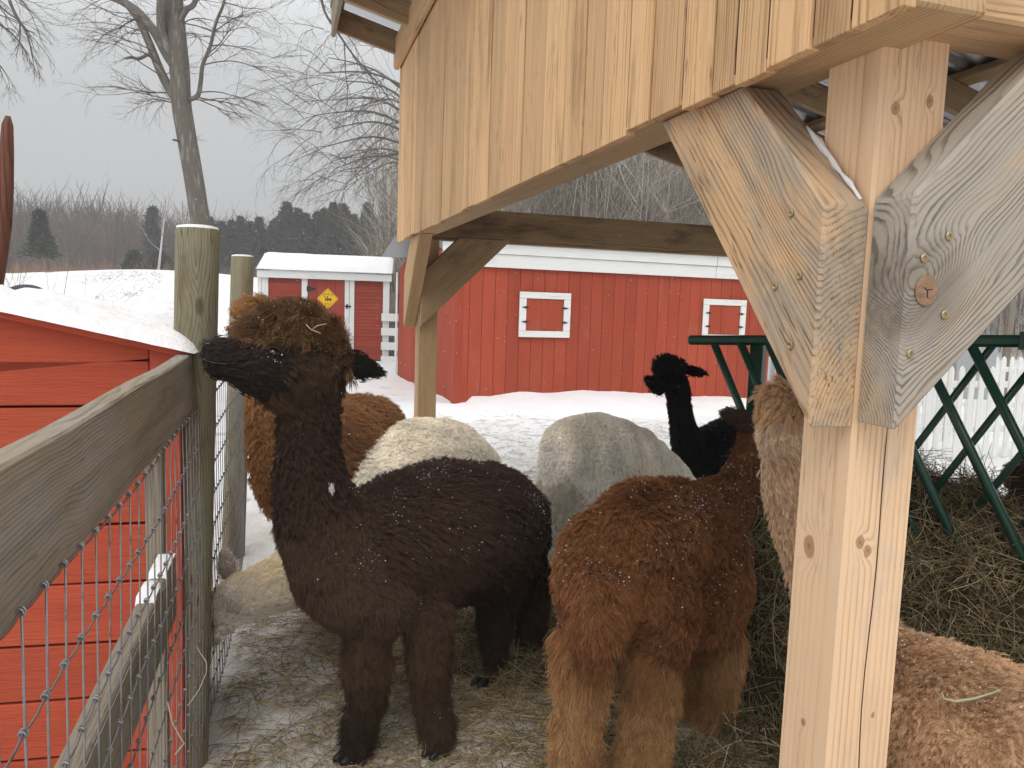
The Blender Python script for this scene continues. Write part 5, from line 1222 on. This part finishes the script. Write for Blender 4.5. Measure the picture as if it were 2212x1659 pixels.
mp_ = [stick_on(P1m, xv, yv)[0] for xv, yv in ((444, 775), (455, 781), (470, 784), (487, 785), (505, 783))]
mp_ = [q + Vector((-.002, -.008, 0)) for q in mp_ if q]
if len(mp_) > 2: tube('mouth', mp_, .0022, M_eye, a1, 5)
# pale fluff on its neck and a forked straw on its head
q, n_ = stick_on(P1m, 706, 1057)
if q:
    c = np.array(q + n_ * .03); d = rng.normal(size=(160, 3)); d = nrm(d) * np.array((.5, .5, 1)); P_ = c + rng.normal(size=(160, 1, 3)) * np.array((.003, .003, .006)) + d[:, None] * (np.linspace(0, .011, 4))[None, :, None]
    tag(strands('wool_tuft', P_, np.linspace(.0006, .0002, 4), (.75, .73, .68), M_hair), 'tiny white tuft of wool caught on the dark alpaca neck', 'tuft')
q, n_ = stick_on(P1m, 660, 712)
if q:
    b0_ = q + n_ * .05
    straw([b0_ + (V(648, 700, 2.3) - V(660, 712, 2.3)), b0_, b0_ + (V(672, 716, 2.3) - V(660, 712, 2.3)), b0_ + (V(680, 720, 2.3) - V(660, 712, 2.3))], .0011, 'pale straw lying in the dark alpaca topknot, lower strand of the fork')
    straw([b0_, b0_ + (V(672, 703, 2.3) - V(660, 712, 2.3)), b0_ + (V(692, 699, 2.3) - V(660, 712, 2.3))], .0010, 'pale straw lying in the dark alpaca topknot, upper strand of the fork')
# chaff in its topknot
pp = []
for xv, yv in ((628, 692), (636, 700), (590, 722), (600, 738), (668, 742), (662, 750)):
    q, n_ = stick_on(P1m, xv, yv)
    if q:
        for _ in range(9): pp.append(np.array(q + n_ * .045) + rng.normal(size=3) * .010)
pp = np.array(pp); d = nrm(rng.normal(size=(len(pp), 3)))
tag(strands('chaff', pp[:, None] + d[:, None] * np.linspace(0, .022, 4)[None, :, None], .0005, (.20, .17, .06), M_hay), 'small tufts of green chaff stuck in the dark alpaca topknot', 'chaff', kind='stuff')

# 2 caramel alpaca behind it on the left
s = ch([(580, 800, 40, 3.45), (572, 860, 38, 3.45), (572, 940, 42, 3.45), (590, 1020, 52, 3.48), (625, 1075, 60, 3.52)], 'neck')
s += ch([(650, 1080, 70, 3.6), (700, 1000, 110, 3.8), (760, 950, 100, 4.1), (800, 932, 78, 4.3)], 'body') + ch([(660, 1100, 60, 3.6), (740, 1060, 90, 3.9)], 'body')
s += ch([(553, 745, 36, 3.4), (570, 770, 36, 3.42)], 'cheek') + ch([(545, 720, 26, 3.35), (520, 716, 22, 3.31)], 'face') + ch([(505, 712, 17, 3.28), (496, 708, 14, 3.26)], 'muzzle')
s += ch([(527, 682, 22, 3.34), (548, 672, 27, 3.38), (580, 682, 28, 3.44), (598, 720, 28, 3.46)], 'topknot')
for (xa, Ya) in ((690, 3.6), (770, 3.7), (800, 4.2), (850, 4.2)):
    q = V(xa, 1120, Ya); s += chain([(q, .085), (Vector((q.x, q.y, .35)), .05), (Vector((q.x, q.y, .03)), .035)], 'leg')
CA = [(.52, .28, .12), (.38, .19, .08)]
cols = {'body': [(.34, .165, .07), (.24, .11, .05)], 'neck': CA, 'topknot': [(.55, .30, .13), (.38, .20, .08)], 'cheek': CA, 'face': [(.14, .075, .04), (.05, .03, .02)], 'muzzle': (.02, .015, .013), 'leg': CA, 'ear': CA[0]}
comb2 = dict(comb); comb2['topknot'] = (-.5, -.3, .2)
animal('caramel alpaca behind the dark one, snout hidden by the round post', (-.1, 3.8), s, cols, comb2, 7500, .02, seed=5, nfl=700, fup=.1, ears=[([(600, 700, 13, 3.45), (625, 705, 14, 3.47), (645, 712, 6, 3.5)], (.1, -1, .1))])
# 3 cream alpaca whose back shows behind, head down at the fence
s = ch([(785, 1058, 108, 3.85), (840, 1035, 118, 4.05), (900, 1015, 118, 4.25), (960, 1010, 108, 4.45), (1000, 1020, 86, 4.6)], 'wool') + ch([(800, 1110, 95, 3.95), (950, 1090, 95, 4.4)], 'wool')
s += ch([(790, 1120, 100, 3.9), (720, 1190, 84, 3.45), (650, 1238, 68, 3.12), (590, 1264, 60, 2.94), (545, 1285, 53, 2.84)], 'neck')
s += ch([(535, 1283, 52, 2.80), (505, 1300, 50, 2.74), (488, 1325, 42, 2.70)], 'cheek') + ch([(478, 1345, 30, 2.68), (462, 1372, 22, 2.66), (452, 1395, 16, 2.64)], 'face')
for (xa, Ya) in ((800, 3.9), (860, 3.85), (960, 4.5), (1010, 4.4)):
    q = V(xa, 1140, Ya); s += chain([(q, .10), (Vector((q.x, q.y, .35)), .05), (Vector((q.x, q.y, .03)), .035)], 'leg')
CR = [(.62, .50, .35), (.72, .64, .52)]
cols = {'body': CR, 'wool': [(.97, .89, .75), (1.0, .96, .87)], 'neck': [(1.0, .87, .64), (1.0, .95, .84)], 'cheek': [(1.0, .90, .70), (1.0, .94, .85)], 'face': (.60, .52, .45), 'leg': CR, 'ear': (.92, .84, .76)}
combW = {'body': (.2, .2, -.8), 'wool': (.2, .2, -.8), 'neck': (.6, .3, .2), 'cheek': (.6, .3, .2), 'face': (.5, .2, .6), 'leg': (0, 0, -1), 'ear': (0, 0, 1)}
_sw = dict(STY); _sw['neck'] = (.016, .006, .001, .45, .002, .4, 9); _sw['cheek'] = (.016, .006, .001, .5, .003, .5, 9)
animal('cream white alpaca with its head down at the fence behind the round post', (-.1, 4.0), s, cols, combW, 11500, .02, sty=_sw, seed=8, nfl=0, folds=.0065,
       ears=[([(494, 1240, 17, 2.84), (491, 1222, 19, 2.84), (487, 1200, 12, 2.84), (485, 1188, 4, 2.84)], (.3, -1, 0)), ([(508, 1312, 8, 2.62), (501, 1298, 17, 2.60), (498, 1284, 15, 2.60), (502, 1272, 6, 2.60)], (.3, -1, 0))])
# 4 white alpaca in the middle with dirty hind leg
s = ch([(1240, 975, 78, 4.55), (1290, 985, 96, 4.65), (1345, 1010, 100, 4.8), (1405, 1050, 90, 4.9), (1450, 1090, 75, 4.95)], 'wool') + ch([(1215, 1010, 58, 4.5), (1300, 1070, 80, 4.65), (1390, 1120, 75, 4.8)], 'wool')
s += ch([(1215, 1050, 55, 4.5), (1222, 1120, 42, 4.5), (1222, 1200, 30, 4.5), (1222, 1250, 22, 4.5)], 'leg') + ch([(1280, 1100, 50, 4.75), (1285, 1240, 24, 4.75)], 'leg')
s += ch([(1460, 1090, 60, 4.9), (1520, 1130, 42, 4.7), (1570, 1180, 34, 4.5)], 'neck') + ch([(1590, 1200, 28, 4.45), (1605, 1235, 16, 4.4)], 'face')
for (xa, Ya) in ((1380, 4.75), (1440, 4.9)):
    q = V(xa, 1120, Ya); s += chain([(q, .10), (Vector((q.x, q.y, .35)), .05), (Vector((q.x, q.y, .03)), .035)], 'leg')
cols = {'body': CR, 'wool': [(1.0, .93, .81), (1.0, .97, .90)], 'neck': [(.60, .55, .47), (.66, .62, .55)], 'leg': [(.50, .44, .36), (.70, .65, .56)], 'face': (.6, .55, .5)}
animal('greyish white alpaca seen from its rump side in the middle of the pen', (.65, 4.7), s, cols, {'body': (.2, 0, -.9), 'wool': (.15, 0, -.9), 'leg': (0, 0, -1)}, 11500, .02, seed=11, nfl=0, folds=.0065, ears=[])
# 5 black alpaca
s = ch([(1452, 812, 27, 5.1), (1440, 806, 25, 5.08)], 'topknot') + ch([(1432, 822, 21, 5.05), (1415, 827, 16, 5.02)], 'face') + ch([(1402, 822, 12, 5.0), (1396, 818, 9.5, 5.0)], 'muzzle') + ch([(1405, 838, 8, 5.0), (1425, 845, 14, 5.03)], 'face')
s += ch([(1436, 790, 21, 5.08), (1460, 792, 20, 5.12)], 'topknot') + ch([(1462, 830, 26, 5.12), (1466, 870, 24, 5.15), (1474, 920, 26, 5.18), (1486, 960, 34, 5.22), (1505, 990, 42, 5.3)], 'neck')
s += ch([(1530, 985, 60, 5.35), (1590, 958, 62, 5.5), (1650, 955, 60, 5.7)], 'body') + ch([(1540, 1030, 55, 5.35), (1620, 1020, 60, 5.6)], 'body')
for (xa, Ya) in ((1520, 5.3), (1560, 5.25), (1640, 5.6), (1680, 5.5)):
    q = V(xa, 1020, Ya); s += chain([(q, .11), (Vector((q.x, q.y, .35)), .06), (Vector((q.x, q.y, .03)), .04)], 'leg')
BK = [(.010, .008, .008), (.006, .005, .005)]
_sb = dict(STY); _sb['topknot'] = (.040, .012, .0013, .8, .006, .6, 13); _sb['neck'] = (.024, .008, .0013, .45, .003, .5, 10); _sb['body'] = (.035, .009, .0013, .5, .004, .5, 11)
animal('black alpaca looking left in front of the red barn', (.9, 5.4), s, {'body': BK, 'face': BK, 'leg': BK, 'muzzle': BK}, {'body': (.4, .3, -.7), 'neck': (.1, 0, -1), 'topknot': (-.2, 0, 1), 'face': (1, 0, .1), 'muzzle': (1, 0, 0), 'leg': (0, 0, -1), 'ear': (1, 0, 0)}, 6500, .02, sty=_sb, seed=13, nfl=260,
       ears=[([(1482, 798, 10, 5.15), (1500, 802, 12, 5.15), (1516, 806, 7, 5.15), (1527, 808, 2.5, 5.15)], (0, -1, 0))], fl={'size': (.0012, .003), 'lift': (.02, .04)}, fup=.1)
# 6 reddish brown alpaca seen from behind
s = ch([(1345, 1190, 108, 2.40), (1400, 1165, 132, 2.62), (1455, 1165, 132, 2.85), (1500, 1180, 118, 3.0)], 'body') + ch([(1285, 1275, 84, 2.28), (1290, 1330, 72, 2.26)], 'body') + ch([(1400, 1290, 105, 2.40), (1420, 1350, 85, 2.38)], 'body')
s += ch([(1480, 1290, 125, 2.7), (1530, 1270, 95, 2.9)], 'body') + ch([(1300, 1190, 90, 2.4), (1270, 1240, 72, 2.33)], 'body')
s += ch([(1300, 1275, 40, 2.20), (1290, 1340, 42, 2.14), (1290, 1400, 28, 2.13)], 'tail')
s += ch([(1258, 1380, 54, 2.27), (1254, 1460, 47, 2.27), (1250, 1540, 42, 2.28), (1246, 1620, 46, 2.28), (1244, 1690, 42, 2.28), (1240, 1760, 25, 2.28)], 'leg')
s += ch([(1405, 1400, 58, 2.36), (1410, 1470, 50, 2.36), (1400, 1550, 44, 2.36), (1386, 1630, 50, 2.34), (1378, 1700, 44, 2.33), (1372, 1750, 25, 2.32)], 'leg')
s += ch([(1545, 1360, 56, 2.78), (1548, 1440, 46, 2.78), (1538, 1520, 38, 2.78), (1522, 1590, 30, 2.76), (1516, 1660, 22, 2.74), (1512, 1672, 22, 2.72)], 'leg')
s += ch([(1470, 1420, 42, 2.85), (1462, 1520, 30, 2.85), (1458, 1620, 24, 2.85), (1455, 1648, 22, 2.82)], 'leg')
s += ch([(1540, 1110, 80, 3.05), (1585, 1070, 42, 3.12), (1608, 1010, 34, 3.18), (1632, 950, 34, 3.22), (1665, 930, 30, 3.22)], 'neck') + ch([(1640, 1080, 30, 3.2), (1640, 1110, 18, 3.18)], 'neck') + ch([(1680, 935, 26, 3.22), (1715, 950, 18, 3.2)], 'face')
BR = [(.27, .115, .044), (.18, .072, .028)]
cols = {'body': BR, 'tail': [(.28, .115, .045), (.20, .08, .032)], 'leg': [(.46, .265, .12), (.30, .15, .062)], 'neck': [(.20, .080, .03), (.14, .055, .022)], 'face': (.09, .045, .03), 'ear': (.07, .035, .025)}
_sr = dict(STY); _sr['body'] = (.022, .0055, .0008, .60, .003, .28, 11); _sr['leg'] = (.050, .011, .0009, .36, .010, .6, 14); _sr['tail'] = (.055, .010, .0009, .24, .010, .65, 14)
animal('reddish brown alpaca seen from behind with a woolly tail and tan legs', (.4, 2.5), s, cols, {'body': (-.35, -.5, -.55), 'tail': (0, -.2, -1), 'leg': (0, -.2, -1), 'neck': (-.2, -.1, -1), 'face': (-1, 0, .1), 'ear': (-1, 0, .2)}, 16000, .018, sty=_sr, seed=17, nfl=2000, folds=.004, fl={'size': (.0005, .0012), 'lift': (.01, .03)},
       ears=[([(1625, 925, 15, 3.2), (1600, 905, 19, 3.18), (1575, 895, 13, 3.16), (1560, 890, 4, 3.15)], (0, -1, 0))], fup=-.2)
# 7 fawn alpaca beside the near post
s = ch([(1685, 868, 42, 1.84), (1700, 885, 50, 1.86), (1740, 880, 45, 1.9)], 'topknot') + ch([(1690, 930, 48, 1.84), (1740, 920, 45, 1.88)], 'cheek') + ch([(1790, 910, 30, 1.96), (1830, 920, 22, 2.02)], 'face')
s += ch([(1705, 960, 56, 1.86), (1712, 1030, 62, 1.86), (1728, 1110, 62, 1.86), (1755, 1190, 66, 1.86), (1790, 1270, 76, 1.86), (1830, 1350, 96, 1.85)], 'neck')
s += ch([(1850, 1400, 100, 1.84), (1900, 1500, 140, 1.80), (1990, 1550, 178, 1.66), (2110, 1620, 210, 1.50), (2230, 1720, 240, 1.38)], 'body')
for (xa, ya, Ya) in ((1850, 1500, 1.85), (1930, 1520, 1.95), (2250, 1900, 1.3), (2330, 1850, 1.45)):
    q = V(xa, ya, Ya); s += chain([(q, .11), (Vector((q.x, q.y, .35)), .06), (Vector((q.x, q.y, .03)), .04)], 'leg')
FA = [(.66, .44, .26), (.56, .35, .20)]
cols = {'body': FA, 'neck': [(.70, .50, .33), (.62, .43, .27)], 'topknot': [(.62, .41, .24), (.54, .34, .19)], 'cheek': [(.66, .47, .30), (.72, .64, .54)], 'face': (.5, .35, .22), 'leg': FA, 'ear': (.5, .34, .22)}
_sf = dict(STY); _sf['neck'] = (.012, .005, .0005, .40, .0008, .12, 10); _sf['body'] = (.014, .0042, .0005, .6, .002, .2, 13); _sf['topknot'] = (.022, .0055, .0006, .5, .003, .3, 12); _sf['cheek'] = (.018, .006, .0006, .5, .003, .3, 12)
a7, P7 = animal('fawn alpaca at the right, head behind the near post and back at the corner', (1.0, 1.7), s, cols, {'body': (.5, -.3, -.6), 'neck': (.1, 0, -1), 'topknot': (-.5, -.2, -.5), 'cheek': (.2, 0, -1), 'face': (-1, 0, 0), 'leg': (0, 0, -1)}, 26000, .014, sty=_sf, seed=23, nfl=1700, fl={'size': (.0004, .0009), 'lift': (.008, .022)}, ears=[], folds=.0016)
q, n_ = stick_on(P7, 2090, 1530)
if q:
    w = q + n_ * .032
    def off(a, b): return w + (V(2090 + a, 1530 + b, q.y) - V(2090, 1530, q.y))
    tag(tube('straw_stem', [off(-50, -18), off(-46, -4), off(-20, 2), off(20, -4), off(60, -16), off(78, -24)], [.0012, .0022, .003, .003, .0022, .001], flat('dry_grass', (.36, .36, .22)), None, 5), 'curved grey green blade of hay lying on the fawn alpaca back', 'hay')
# 8 dark alpaca at the right edge beyond the feeder
s = ch([(2212, 1030, 38, 4.6), (2260, 1050, 60, 4.7), (2350, 1080, 80, 4.9)], 'body') + ch([(2190, 1095, 26, 4.55), (2260, 1110, 60, 4.7)], 'body')
for (xa, Ya) in ((2260, 4.6), (2300, 4.7), (2360, 4.9)):
    q = V(xa, 1100, Ya); s += chain([(q, .12), (Vector((q.x, q.y, .35)), .06), (Vector((q.x, q.y, .03)), .04)], 'leg')
animal('dark brown alpaca just showing at the right edge beyond the feeder', (3.9, 4.7), s, {'body': [(.045, .022, .016), (.025, .014, .011)]}, {'body': (0, 0, -1)}, 5500, .022, seed=29, nfl=60, ears=[])
print('hair strands', TOT)

# ------------------------------------------------------------------ falling snow
n = 2600; Y = 2.5 + 16 * rng.uniform(size=n) ** .8; X = (rng.uniform(-40, 1064, n) - 512) / 770 * Y; z = 1.55 + (300 - rng.uniform(0, 560, n)) / 770 * Y; k = z > .1
X, Y, z = X[k], Y[k], z[k]; n = len(X); r_ = rng.uniform(.0018, .0052, n) * np.clip(Y / 8, .45, 1.3)
oc = np.array([(1, 0, 0), (-1, 0, 0), (0, 1, 0), (0, -1, 0), (0, 0, 1), (0, 0, -1)], float); of = np.array([(0, 2, 4), (2, 1, 4), (1, 3, 4), (3, 0, 4), (2, 0, 5), (1, 2, 5), (3, 1, 5), (0, 3, 5)])
vs = (np.stack([X, Y, z], 1)[:, None] + oc[None] * r_[:, None, None] * rng.uniform(.5, 1.4, (n, 6, 1))).reshape(-1, 3); fs = (of[None] + (np.arange(n) * 6)[:, None, None]).reshape(-1, 3)
tag(mesh_obj('snowflakes', vs, fs, M_snow), 'small white snowflakes drifting through the air over the pen', 'snow', kind='stuff')
for o in scene.objects:
    if o.parent is None and o.type == 'MESH' and 'label' not in o and o.get('kind') is None: o['kind'] = 'structure'

# ------------------------------------------------------------------ the air: thin winter haze around the whole scene
hb = [Vector((x, y, z)) for z in (-4, 48) for y in (-20, 300) for x in (-260, 260)]
hm, hnt, hbs = newmat('haze_air'); hnt.nodes.remove(hbs)
pv = hnt.nodes.new('ShaderNodeVolumePrincipled'); pv.inputs['Color'].default_value = (.99, .99, 1, 1); pv.inputs['Density'].default_value = .0027; pv.inputs['Anisotropy'].default_value = 0
hnt.links.new(pv.outputs[0], [n for n in hnt.nodes if n.type == 'OUTPUT_MATERIAL'][0].inputs['Volume'])
tag(mesh_obj('haze', hb, [(0, 2, 3, 1), (4, 5, 7, 6), (0, 1, 5, 4), (2, 6, 7, 3), (0, 4, 6, 2), (1, 3, 7, 5)], hm), 'thin grey winter haze that fades the far tree line', kind='stuff')
